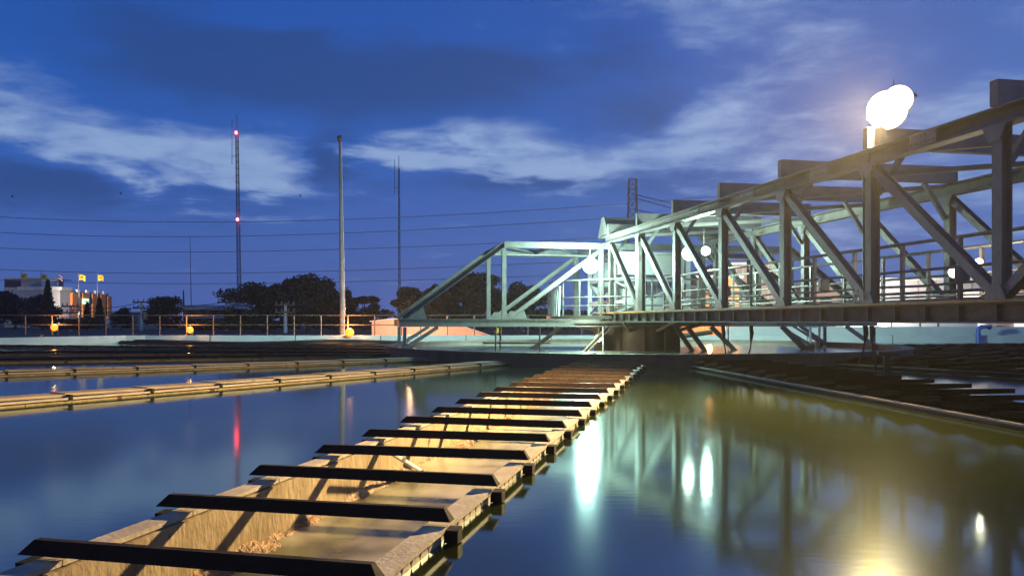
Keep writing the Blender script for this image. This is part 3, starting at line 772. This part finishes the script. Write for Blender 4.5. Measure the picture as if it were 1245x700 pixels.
# ------------------------------------------------------------------ left background: buildings, flags
Yb = 120
t = thing('office_block', 'boxy grey roof storey with a black opening above the trees at the left edge', 'building', at(32,399,Yb))
def face(b, x0, x1, y0, y1, Y, dep):
    p, q = at(x0,y1,Y), at(x1,y0,Y); b.box(((p.x+q.x)/2, Y+dep/2, (p.z+q.z)/2), (q.x-p.x, dep, q.z-p.z)); return b
face(MB(), 5, 50, 339, 400, Yb, 6).build('wall', M['grey_wall'], t)
face(MB(), 49.9, 57.5, 338.6, 349, Yb-.1, 3).build('stair_head', M['white_wall'], t)
face(MB(), 5.5, 25, 340.2, 349, Yb-.06, .05).build('window', M['glass'], t)
face(MB(), 4, 57.8, 337.6, 338.8, Yb-.4, 6.6).build('roof', M['roof'], t)
b = MB(); b.bar(at(57,350,Yb-.3), at(73,357.5,Yb-.3), .3,.25); face(b, 57, 73, 352, 400, Yb, 4); b.build('side_wing', M['grey_wall'], t)
# striped facade, running away to the right
Yf = 118
t = thing('striped_facade_building', 'grey building with orange vertical panels and a small lit sign, left background', 'building', at(100,399,Yf))
def fp(u, z0): # u 0..1 along the facade
    return Vector((at(73,0,Yf).x + u*(at(132,0,Yf+14).x-at(73,0,Yf).x), Yf + u*14, z0))
def panel(u0, u1, z0, z1, out, dep=.25):
    b = MB(); p, q = fp(u0,0), fp(u1,0); nrm = (q-p).cross(Vector((0,0,1))).normalized()
    if nrm.y > 0: nrm = -nrm
    p, q = p+nrm*out, q+nrm*out
    vs = [p+Vector((0,0,z0)), q+Vector((0,0,z0)), q+Vector((0,0,z1)), p+Vector((0,0,z1))]
    vs += [v - nrm*dep for v in vs]
    return b.add(vs, [(0,1,2,3),(7,6,5,4),(0,4,5,1),(1,5,6,2),(2,6,7,3),(3,7,4,0)])
Hf = 5.35
panel(0,1,.1,Hf,0,6).build('wall', M['grey_wall'], t)
panel(-.01,.19,Hf+.03,Hf+.55,.3,6.4).build('roof', M['roof'], t)
for u in (.19,.40,.60,.78): panel(u,u+.105,1.6,Hf-.2,.35,.33).build('orange_panel', M['orange_wall'], t)
panel(.93,1.02,1.4,Hf-.45,.4,1.0).build('orange_panel', M['orange_wall'], t)
for u in (.31,.50,.69,.86): panel(u-.015,u+.035,Hf-1.0,Hf+.35,.30,.28).build('white_fin', M['white_wall'], t)
for u in (.315,.51,.70):
    panel(u,u+.05,1.6,2.35,.06,.05).build('window', M['window_lit'] if u == .315 else M['glass'], t)
sg = panel(.385,.50,3.55,4.35,.50,.10).build('sign', M['sign_lit'], t)
for i in range(5): panel(.40+i*.019,.412+i*.019,3.80,4.08,.53,.02).build('sign_mark', M['sign_mark'], sg)
# flags
rv = random.Random(4)
def flag(px, py, Y, kind, label):
    p = at(px, py, Y); t = thing('flag', label, 'flag', (p.x-.5,Y,at(px,350,Y).z), 0, 'flags above the left roofs')
    b = MB(); b.tube([(p.x-.52,Y,at(px,360,Y).z),(p.x-.52,Y,p.z+.75)], .035, 6); b.build('pole', M['galv'], t)
    rows = [('flag_yellow',-.5,.5)] if kind == 'y' else [('flag_red',.34,.5),('flag_white',.17,.34),('flag_blue',-.17,.17),('flag_white',-.34,-.17),('flag_red',-.5,-.34)]
    w_ = rv.uniform(.72,.95) if kind == 'y' else .62; dr_ = rv.uniform(.15,.42); ph_ = rv.uniform(0,3)
    for m_, z0, z1 in rows:
        b = MB(); n_ = 8
        for i in range(n_+1):
            x = i/n_; dz = -dr_*x - .07*math.sin(x*6+ph_); dy = .14*math.sin(x*7+ph_)
            for z in (z0, z1): b.v.append((p.x-.5+x*w_, Y+dy, p.z+z*.78+dz))
            for z in (z0, z1): b.v.append((p.x-.5+x*w_, Y+dy+.02, p.z+z*.78+dz))
        for i in range(n_):
            a = 4*i; b.f += [(a,a+4,a+5,a+1),(a+3,a+7,a+6,a+2),(a+1,a+5,a+7,a+3),(a+2,a+6,a+4,a)]
        b.build('cloth' if kind=='y' else 'stripe', M[m_], t)
    if kind == 'y':
        b = MB(); b.lathe((0,0,0), [(.2,-.01),(.2,.01)], 14); b.v = [(p.x-.5+w_*.5+v[0]*.8, Y-.17+v[2], p.z-dr_*.5+v[1]*.8) for v in b.v]; b.build('emblem', M['flag_mark'], t)
flag(30,335,119,'y','yellow flag above the boxy grey roof, leftmost of all the flags')
flag(54,336,119,'y','yellow flag at the white stair head, second flag from the left')
flag(75,336,119,'t','drooping red white and blue striped flag between the yellow flags')
flag(100,336.5,119,'y','yellow flag over the striped facade, nearer the striped flag')
flag(123,337,119,'y','yellow flag over the striped facade, rightmost of all the flags')

# low sheds in the middle distance
t, a, e = block('pale_shed', 'low pale shed left of the first utility pole', 133, 168, 381, 85, 6, 'grey_wall')
t, a, e = block('open_warehouse', 'low warehouse with a long pale roof and a dark open front', 225, 274, 373, 82, 9, 'brown_wall')
b = MB(); b.box(((a.x+e.x)/2, 81.0, a.z-.15), (e.x-a.x+.6, 2.6, .35)); b.box(((a.x+e.x)/2+.6, 80.2, a.z-1.05), (3.4, 1.6, .18)); b.build('canopy', M['roof'], t)
for i in range(5):
    b = MB(); b.box((a.x+(e.x-a.x)*i/4, 80.0, (a.z-.3)/2), (.12,.12,a.z-.4)); b.build('post', M['steel'], t)
t, a, e = block('white_hut', 'small white hut by the second utility pole', 281, 291, 371, 84, 4, 'white_wall')

# ------------------------------------------------------------------ masts, poles, wires
def utility(px, ytop, Y, label, box=True):
    p = at(px, ytop, Y); t = thing('utility_pole', label, 'utility pole', (p.x,Y,.1), 0, 'concrete utility poles')
    b = MB(); b.tube([(p.x,Y,.1),(p.x,Y,p.z)], [.16,.11], 8); b.build('pole', M['conc_pale'], t)
    for z in (p.z-.1, p.z-.65):
        b = MB(); b.box((p.x,Y-.12,z), (1.5,.10,.12)); b.build('crossarm', M['steel_dark'], t)
        for dx in (-.65,-.25,.25,.65):
            b = MB(); b.lathe((p.x+dx,Y-.12,z+.06), [(.05,0),(.07,.06),(.04,.12),(.06,.18),(.02,.24)], 8); b.build('insulator', M['galv'], t)
    if box:
        b = MB(); b.lathe((p.x+.34,Y-.1,p.z-1.7), [(.2,0),(.22,.05),(.22,.7),(.16,.75)], 12); b.build('transformer', M['galv'], t, True)
utility(172, 366, 76, 'concrete utility pole with crossarms left of the rounded tree')
utility(275, 366, 76, 'concrete utility pole with crossarms right of the long pale roof')
utility(347, 369, 62, 'concrete utility pole in front of the big dark tree', False)
utility(86, 371, 72, 'concrete utility pole by the striped facade building', False)
utility(635, 380, 66, 'short orange lit utility pole behind the sloping truss arm', False)
def sag(p, q, s, n=24):
    p, q = Vector(p), Vector(q); return [p.lerp(q, i/n) - Vector((0,0,s*4*(i/n)*(1-i/n))) for i in range(n+1)]
for k, (x0, y0, Y0, x1, y1, Y1, s, lab) in enumerate((
    (86,372,72,172,367,76,.35,'thin street wire from the first utility pole to the second'),
    (172,367,76,275,367,76,.35,'thin street wire above the rounded tree'),
    (275,367,76,347,370,62,.3,'thin street wire from the pale roof to the big tree'),
    (86,375,72,172,371,76,.5,'lower street wire from the first utility pole to the second'),
    (172,371,76,275,371,76,.5,'lower street wire above the rounded tree'))):
    b = MB(); b.tube(sag(at(x0,y0,Y0), at(x1,y1,Y1), s), .03, 6); b.build('street_wire', M['wire'], None, label=lab, category='wire', group='street wires')

# tall tapered mast with a ball on top, beside the orange lamp
t = thing('flagpole_mast', 'tall slim grey mast with a ball on top beside the largest orange lamp', 'mast', (at(416,0,38.6).x,38.6,.1))
p = at(413,170,38.6); bx = at(416.3,0,38.6).x
b = MB(); b.tube([(bx,38.6,.1),(bx-.02,38.6,2.5),(p.x,38.6,p.z)], [.125,.105,.05], 14); b.build('pole', M['steel'], t, True)
b = MB(); b.ball((p.x,38.6,p.z+.08), .13, 14, 10); b.lathe((p.x,38.6,p.z-.12),[(.05,0),(.09,.03),(.05,.1)],12); b.build('finial', M['steel_dark'], t, True)
b = MB(); b.lathe((bx,38.6,.1), [(.26,0),(.26,.05),(.15,.10),(.14,.3)], 14); b.build('base', M['galv'], t, True)
b = MB(); b.tube([(bx+.14,38.55,1.2),(p.x+.09,38.55,p.z-.1)], .012, 6); b.build('halyard', M['white_paint'], t)

def lattice(name, label, px, ytop, Y, w0, w1, seg, m_, lights=(), guys=False, cat='mast', whip=0, tilt=0.):
    p = at(px, ytop, Y); t = thing(name, label, cat, (p.x,Y,.1)); z0, z1 = .1, p.z
    n_ = int((z1-z0)/seg); b = MB()
    def cor_(z):
        f = (z-z0)/(z1-z0); w = w0+(w1-w0)*f; x = p.x - tilt*(1-f)
        return [Vector((x-w/2,Y-w/2,z)),Vector((x+w/2,Y-w/2,z)),Vector((x+w/2,Y+w/2,z)),Vector((x-w/2,Y+w/2,z))]
    r = max(.022, w1*.055)
    for i in range(4): b.bar(cor_(z0)[i], cor_(z1)[i], r*2, r*2)
    for i in range(n_):
        a, e = cor_(z0+(z1-z0)*i/n_), cor_(z0+(z1-z0)*(i+1)/n_)
        for k in range(4):
            b.bar(a[k], e[(k+1)%4], r*1.2, r*1.2)
            b.bar(e[k], a[(k+1)%4], r*1.2, r*1.2)
            b.bar(e[k], e[(k+1)%4], r*1.3, r*1.3)
    b.build('lattice', M[m_], t)
    if whip:
        b = MB(); b.tube([(p.x,Y,z1),(p.x,Y,z1+whip)], .04, 6); b.tube([(p.x-w1*.5-.5,Y,z1-whip*2),(p.x-w1*.5-.5,Y,z1+whip*.7)], .035, 6); b.bar((p.x-w1*.5-.5,Y,z1-whip*1.5),(p.x,Y,z1-whip*1.5),.05,.05); b.build('antenna', M[m_], t)
    for ly in lights:
        c = at(px+ (290-px if False else 0), ly, Y); c.y -= w1*.6+.12; f=(c.z-z0)/(z1-z0); c.x = p.x-tilt*(1-f)
        b = MB(); b.lathe(c, [(.04,-.20),(.13,-.17),(.16,0),(.11,.15),(.02,.20)], 12); b.build('beacon', M['lens_red'], t, True)
        point('beacon_light', c+Vector((0,-.6,0)), 40, (1,.05,.06), .2)
    return t
lattice('radio_mast', 'tall thin lattice radio mast with two red beacons left of the tall slim mast', 288, 160, 110, .44,.30,.9,'steel_dark', (162,267), whip=2.2, tilt=-.38)
lattice('antenna_mast', 'thin unlit lattice antenna mast just left of the sloping truss arm', 485, 205, 110, .26,.17,.9,'steel_dark', whip=1.7, tilt=-.1)
lattice('transmission_tower', 'lattice tower top rising behind the truss beside the brightest cool lamp', 769, 218, 70, 1.15,.62,.85,'steel_dark', cat='tower')
lattice('striped_lattice_mast', 'slim red lattice mast behind the truss near the pair of cool floodlights', 834, 312, 60, .5,.42,.5,'mast_red', cat='mast')
t = thing('whip_antenna', 'hair thin antenna pole standing left of the radio mast', 'antenna', (at(232,0,90).x,90,.1))
b = MB(); b.tube([(at(233,0,90).x,90,.1),(at(231,0,90).x,90,at(231,288,90).z)], [.05,.02], 6); b.build('pole', M['wire'], t)
t = thing('roof_spike', 'short leaning dark post beside the rounded tree top', 'post', (at(224,0,80).x,80,.1))
b = MB(); b.tube([at(224,372,80)-Vector((0,0,1.4)), at(223,353,80)], [.09,.06], 6); b.build('pole', M['wire'], t)

# overhead lines across the sky
names = ['uppermost','second','third','fourth','lowest']
for i, (ya, yb, yc, yd) in enumerate(((258,269,252,228),(277,286,268,248),(297,305,291,276),(323,331,318,306),(337,344,334,325))):
    Ys = 95; pts = []
    ctrl = [(-120,ya-3),(340,yb),(700,yc),(1000,yd)]
    for k in range(41):
        x = -120+1120*k/40; y = 0
        for a_, (xa, va) in enumerate(ctrl):     # smooth curve through four points
            tt = va
            for b_, (xb, vb) in enumerate(ctrl):
                if a_ != b_: tt *= (x-xb)/(xa-xb)
            y += tt
        pts.append(at(x, y, Ys))
    for dz in (0,):
        b = MB(); b.tube([p+Vector((0,0,dz)) for p in pts], .038, 6)
    b.build('power_line', M['alu_wire'], None, label=f'long sagging power line across the sky, {names[i]} of the five', category='cable', group='power lines across the sky')
for i, (ya, yb) in enumerate(((236,252),(240,262),(254,268))):
    b = MB(); b.tube(sag(at(771,ya,70), at(905,yb+8,84), .25), .035, 6)
    b.build('tower_wire', M['wire'], None, label=f'thin wire running right from the lattice tower, {["top","middle","bottom"][i]} of three', category='wire', group='wires from the lattice tower')
for px, py, lab in ((15,239,'tiny dark bird in the sky at the left edge'),(147,235.5,'tiny dark bird in the sky above the striped facade building'),(365,238,'tiny dark bird in the sky left of the tall slim mast')):
    c = at(px,py,60); b = MB(); b.lathe(c, [(.005,-.09),(.045,-.02),(.045,.05),(.02,.09)], 8)
    b.add([c+Vector((0,-.06,.02)), c+Vector((-.17,0,.07)), c+Vector((0,.05,.02)), c+Vector((.17,0,.07)), c+Vector((0,0,.0))], [(0,1,2),(0,2,3),(0,4,1),(1,4,2),(2,4,3),(3,4,0)])
    b.build('bird', M['bird'], None, label=lab, category='bird', group='birds in the sky')

# ------------------------------------------------------------------ trees
def tree(name, label, px, ytop, hw, Y, kind='round', mat_='leaf', seed=1, n=2600, leaf=.22, group='dark trees behind the far wall', lean=0.):
    rnd = random.Random(seed); top = at(px, ytop, Y); H = top.z-.1; rx = hw/FPX*Y
    base = Vector((top.x,Y,.1)); t = thing(name, label, 'tree', base, 0, group)
    tk = MB(); th = H*(.45 if kind != 'cone' else .9)
    tk.tube([base, base+Vector((.05*rx,0,th*.5)), base+Vector((.02*rx,.05,th))], [max(.08,H*.035),max(.06,H*.028),max(.03,H*.015)], 8)
    lobes = []
    if kind == 'cone':
        for i in range(9):
            f = i/8; lobes.append((base+Vector((0,0,H*(.12+.84*f))), rx*(1.0-.9*f)+.08, H*.10))
    elif kind == 'flat':
        for i in range(9):
            a = rnd.uniform(-1,1); lobes.append((base+Vector((a*rx*.8, rnd.uniform(-.5,.5)*rx, H*(.80+.12*rnd.random()-.12*abs(a)))), rx*rnd.uniform(.22,.38), H*rnd.uniform(.05,.09)))
    else:
        for i in range(24):
            a = rnd.uniform(0,6.283); q = math.sqrt(rnd.random()); zf = rnd.uniform(.12,.90)
            env = math.sqrt(max(.05, 1-((zf-.45)/.60)**2))
            lobes.append((base+Vector((math.cos(a)*rx*.80*q*env, math.sin(a)*rx*.7*q*env, H*zf)), rx*rnd.uniform(.22,.40), H*rnd.uniform(.11,.19)))
    for c, r, h in lobes[::2]:
        if kind != 'cone': tk.tube([base+Vector((0,0,th*.6)), base.lerp(c,.6)+Vector((0,0,.12*H)), c], [max(.03,H*.014),.03,.015], 6)
    tk.build('trunk', M['bark'], t)
    cr = MB(); per = int(n*1.7)//len(lobes)
    for c, r, h in lobes:
        for _ in range(per):
            v = Vector((rnd.gauss(0,1),rnd.gauss(0,1),rnd.gauss(0,1))).normalized()*(rnd.random()**.45)*(1.12 if rnd.random()<.15 else .95)
            p = c+Vector((v.x*r, v.y*r, v.z*h))
            if p.z < .35: p.z = .35+rnd.random()*.2
            a = Vector((rnd.gauss(0,1),rnd.gauss(0,1),rnd.gauss(0,.7))).normalized()*leaf*rnd.uniform(.6,1.2)
            b_ = a.cross(Vector((rnd.gauss(0,1),rnd.gauss(0,1),rnd.gauss(0,1)))).normalized()*leaf*rnd.uniform(.35,.7)
            cr.add([p-a*.5, p+b_*.5, p+a*.5, p-b_*.5], [(0,1,2,3)])
    cr.build('crown', M[mat_], t)
    return t
tree('broadleaf_tree','big rounded dark tree behind the tall slim mast',374,329,48,66,seed=2,n=9500,leaf=.30)
tree('broadleaf_tree','dark spreading tree left of the big rounded tree',320,345,62,68,seed=5,n=10000,leaf=.30)
tree('broadleaf_tree','dark tree between the spreading tree and the big rounded tree',346,338,36,69,seed=31,n=5000,leaf=.30)
tree('broadleaf_tree','dark tree just right of the tall slim mast',408,352,28,70,seed=32,n=3600,leaf=.30)
tree('broadleaf_tree','low dark tree at the left edge below the boxy grey roof',18,353,38,88,seed=6,n=3600,leaf=.34)
tree('conifer_tree','pointed dark tree beside the white stair head',58,343,12,90,'cone',seed=7,n=1500,leaf=.32)
tree('broadleaf_tree','dark tree between the boxy roof and the striped facade',52,358,22,92,seed=8,n=2600,leaf=.34)
tree('conifer_tree','slim dark conifer before the striped facade, left one',106,369,6,80,'cone',seed=9,n=900,leaf=.26)
tree('conifer_tree','slim dark conifer before the striped facade, right and taller one',121,364,8,80,'cone',seed=10,n=1000,leaf=.26)
tree('broadleaf_tree','rounded dark tree left of the long pale roof',198,361,27,78,seed=11,n=3000,leaf=.30)
tree('broadleaf_tree','small dark bush tree between the pale shed and the utility pole',148,374,14,84,seed=12,n=1400,leaf=.28)
tree('flat_tree','flat topped brownish tree above the largest orange lamp',441,356,24,64,'flat','leaf_warm',13,1900,.26)
tree('broadleaf_tree','brownish tree beneath the flat topped tree',452,368,30,66,'round','leaf_warm',14,2600,.26)
tree('flat_tree','flat topped tree close to the thin antenna mast',496,357,20,64,'flat','leaf_warm',15,1700,.26)
tree('broadleaf_tree','tall dark tree behind the sloping end of the truss arm',562,329,66,60,seed=16,n=12500,leaf=.30)
tree('broadleaf_tree','dark tree under the slope of the truss arm',516,350,44,61,seed=17,n=7000,leaf=.30)
tree('broadleaf_tree','dark tree just left of the railed drive platform',630,345,44,62,seed=18,n=7600,leaf=.30)
tree('broadleaf_tree','low dark bush behind the fence at the foot of the big rounded tree',292,374,26,64,seed=19,n=2200,leaf=.28)
tree('broadleaf_tree','low shrub behind the fence right of the striped facade',96,386,34,70,seed=20,n=2400,leaf=.26)
tree('broadleaf_tree','low shrub behind the fence in front of the warehouse',246,388,32,62,seed=21,n=2200,leaf=.24)
tree('broadleaf_tree','small green lit tree behind the truss by the red lattice mast',846,373,14,52,seed=22,n=1500,leaf=.22)
tree('flat_tree','small warm lit palm like shrub at the right end of the pale wall',1217,396,12,44,'flat','leaf_warm',23,800,.2)
tree('broadleaf_tree','dark tree far left beyond the boxy roof',-30,352,34,84,seed=24,n=2200,leaf=.34)
tree('broadleaf_tree','dark shrub behind the shed under the truss arm',690,376,40,62,seed=25,n=2600,leaf=.28)

# ------------------------------------------------------------------ sky
world = bpy.data.worlds.new('World'); scene.world = world; world.use_nodes = True
nt = world.node_tree; N, L = nt.nodes, nt.links
bg = N['Background']
def mth(op, a, b=None, c=None, clamp=False):
    n = N.new('ShaderNodeMath'); n.operation = op; n.use_clamp = clamp
    for i, x in enumerate((a,b,c)):
        if x is None: continue
        if isinstance(x, (int,float)): n.inputs[i].default_value = x
        else: L.new(x, n.inputs[i])
    return n.outputs[0]
tc = N.new('ShaderNodeTexCoord'); sep = N.new('ShaderNodeSeparateXYZ'); L.new(tc.outputs['Generated'], sep.inputs[0])
az = mth('MULTIPLY', mth('ARCTAN2', sep.outputs[0], sep.outputs[1]), 57.2958)
el = mth('MULTIPLY', mth('ARCSINE', sep.outputs[2]), 57.2958)
# cloud-sheet coordinates (flatten towards the horizon)
zz = mth('ADD', mth('MAXIMUM', sep.outputs[2], 0.0), .10)
cmb = N.new('ShaderNodeCombineXYZ'); L.new(mth('DIVIDE', sep.outputs[0], zz), cmb.inputs[0]); L.new(mth('DIVIDE', sep.outputs[1], zz), cmb.inputs[1])
def noise(scale, det, rough=.55, off=(0,0,0), dist=0.):
    mp = N.new('ShaderNodeMapping'); mp.inputs['Location'].default_value = off; L.new(cmb.outputs[0], mp.inputs['Vector'])
    n = N.new('ShaderNodeTexNoise'); n.inputs['Scale'].default_value = scale; n.inputs['Detail'].default_value = det
    n.inputs['Roughness'].default_value = rough; n.inputs['Distortion'].default_value = dist; L.new(mp.outputs[0], n.inputs['Vector']); return n.outputs['Fac']
n1 = noise(1.5, 9, .56, (3.1,1.7,0), .3); n2 = noise(.55, 4, .5, (7.3,2.2,0)); n3 = noise(4.2, 7, .6, (1.3,5.2,0), .3)
wob = mth('MULTIPLY', mth('SUBTRACT', n2, .5), 14.0); wob2 = mth('MULTIPLY', mth('SUBTRACT', n1, .5), 9.0)
azw = mth('ADD', az, mth('MULTIPLY', wob2, 1.6)); elw = mth('ADD', el, mth('MULTIPLY', wob2, .55))
def blob(a0, e0, sa, se, amp=1.):
    u = mth('DIVIDE', mth('SUBTRACT', azw, a0), sa); v = mth('DIVIDE', mth('SUBTRACT', elw, e0), se)
    d = mth('ADD', mth('MULTIPLY', u, u), mth('MULTIPLY', v, v))
    return mth('MULTIPLY', mth('POWER', 2.718, mth('MULTIPLY', d, -1.0)), amp)
def total(items):
    s = items[0]
    for x in items[1:]: s = mth('ADD', s, x)
    return s
light = total([blob(-26,10.6,8,2.1,.70), blob(-17,9.8,4.2,2.8,.80), blob(-32,13.0,5,2.4,.40), blob(-3,12.2,6,2.0,.85), blob(4,10.2,6,1.6,.65), blob(-9,8.6,4,.8,.35),
    blob(14,11.5,7,2.6,.45), blob(26,17,14,9,.42), blob(30,7,14,4,.30), blob(10,20,6,3,.18)])
dark = total([blob(-11.3,11.0,1.8,2.2,.8), blob(-20,16.5,9,3.0,.80), blob(-8,16.0,8,2.6,.55), blob(2,17.5,9,2.5,.50), blob(10,13.8,5,1.5,.5), blob(-30,8.0,6,1.0,.45), blob(-19,10.2,3,.45,.6), blob(-1,9.4,6,1.0,.5), blob(11,9.0,6,1.2,.35), blob(-26,7.0,12,1.6,.35)])
def smooth(x, a, b):
    m = N.new('ShaderNodeMapRange'); m.interpolation_type = 'SMOOTHSTEP'; m.inputs['From Min'].default_value = a; m.inputs['From Max'].default_value = b
    L.new(x, m.inputs['Value']); return m.outputs[0]
n1c = mth('SUBTRACT', n1, .5); n3c = mth('SUBTRACT', n3, .5)
edge = mth('ADD', mth('MULTIPLY', n1c, 1.9), mth('MULTIPLY', n3c, .8))
lm = mth('MULTIPLY', smooth(mth('SUBTRACT', mth('ADD', light, edge), mth('MULTIPLY', dark, .35)), .20, .85), mth('ADD', mth('MULTIPLY', n3, .8), .55), None, True)
dm = mth('MULTIPLY', smooth(mth('ADD', dark, mth('MULTIPLY', edge, -.7)), .10, .75), .72, None, True)
# clear twilight colour by elevation
ramp = N.new('ShaderNodeValToRGB'); e = ramp.color_ramp.elements
e[0].position = 0; e[0].color = (.072,.126,.385,1)
e[1].position = 1; e[1].color = (.005,.042,.215,1)
for p, c_ in ((.08,(.044,.112,.390)),(.18,(.020,.096,.390)),(.30,(.011,.078,.365)),(.45,(.009,.062,.310))):
    k = e.new(p); k.color = (*c_,1)
L.new(mth('DIVIDE', mth('MAXIMUM', el, 0.0), 60.0, None, True), ramp.inputs['Fac'])
def mixc(f, a, b):
    m = N.new('ShaderNodeMix'); m.data_type = 'RGBA'; L.new(f, m.inputs[0]); L.new(a, m.inputs[6])
    if isinstance(b, tuple): m.inputs[7].default_value = (*b, 1)
    else: L.new(b, m.inputs[7])
    return m.outputs[2]
col = mixc(dm, ramp.outputs['Color'], (.014,.048,.180))
col = mixc(lm, col, (.230,.340,.585))
side = N.new('ShaderNodeMapRange'); side.inputs['From Min'].default_value = 8; side.inputs['From Max'].default_value = 40; side.inputs['To Max'].default_value = .42; L.new(az, side.inputs['Value'])
col = mixc(mth('MULTIPLY', side.outputs[0], mth('ADD', mth('MULTIPLY', n1, .8), .5), None, True), col, (.165,.258,.54))
sky = N.new('ShaderNodeTexSky'); sky.sky_type = 'NISHITA'; sky.sun_disc = False
SUN_EL, SUN_ROT = 1.0, 205.0
sky.sun_elevation = R(SUN_EL); sky.sun_rotation = R(SUN_ROT)
sc_ = N.new('ShaderNodeVectorMath'); sc_.operation = 'SCALE'; L.new(sky.outputs[0], sc_.inputs[0]); sc_.inputs['Scale'].default_value = .008
add = N.new('ShaderNodeVectorMath'); add.operation = 'ADD'; L.new(col, add.inputs[0]); L.new(sc_.outputs[0], add.inputs[1])
L.new(add.outputs[0], bg.inputs['Color']); bg.inputs['Strength'].default_value = 1.0

sl = bpy.data.lights.new('afterglow_sun', 'SUN'); sl.energy = .02; sl.angle = R(15); sl.color = (.8,.85,1)
so = bpy.data.objects.new('afterglow_sun', sl); COL.objects.link(so); so.location = (0,-30,30)
so.rotation_euler = (R(78), 0, R(-25))

# ------------------------------------------------------------------ thin haze volume added to give the lamps a soft glow
hm = bpy.data.materials.new('glow_haze'); hm.use_nodes = True
hn = hm.node_tree; hn.nodes.remove(hn.nodes['Principled BSDF'])
pv = hn.nodes.new('ShaderNodeVolumePrincipled'); pv.inputs['Color'].default_value = (.9,.92,.95,1); pv.inputs['Density'].default_value = HAZE
pv.inputs['Anisotropy'].default_value = .55
hn.links.new(pv.outputs[0], hn.nodes['Material Output'].inputs['Volume'])
hb = MB(); hb.box((0,0,18.5),(1300,1300,42)); hz = hb.build('haze', hm, None, kind='stuff')

# ------------------------------------------------------------------ camera and render
cam = bpy.data.cameras.new('camera'); co = bpy.data.objects.new('camera', cam); COL.objects.link(co)
cam.sensor_width = 36; cam.lens = 36*FPX/1245; cam.shift_y = 40/1245; cam.clip_end = 4000; cam.clip_start = .05
co.location = (0,0,EYE); co.rotation_euler = (R(90),0,0)
scene.camera = co
scene.render.engine = 'CYCLES'
scene.view_settings.view_transform = 'Standard'; scene.view_settings.look = 'None'
scene.view_settings.exposure = .18; scene.view_settings.gamma = 1
cy = scene.cycles
cy.use_denoising = True
try: cy.denoiser = 'OPENIMAGEDENOISE'
except Exception: pass
cy.max_bounces = 6; cy.diffuse_bounces = 3; cy.glossy_bounces = 4; cy.transmission_bounces = 2
cy.sample_clamp_indirect = 6; cy.caustics_reflective = False; cy.caustics_refractive = False
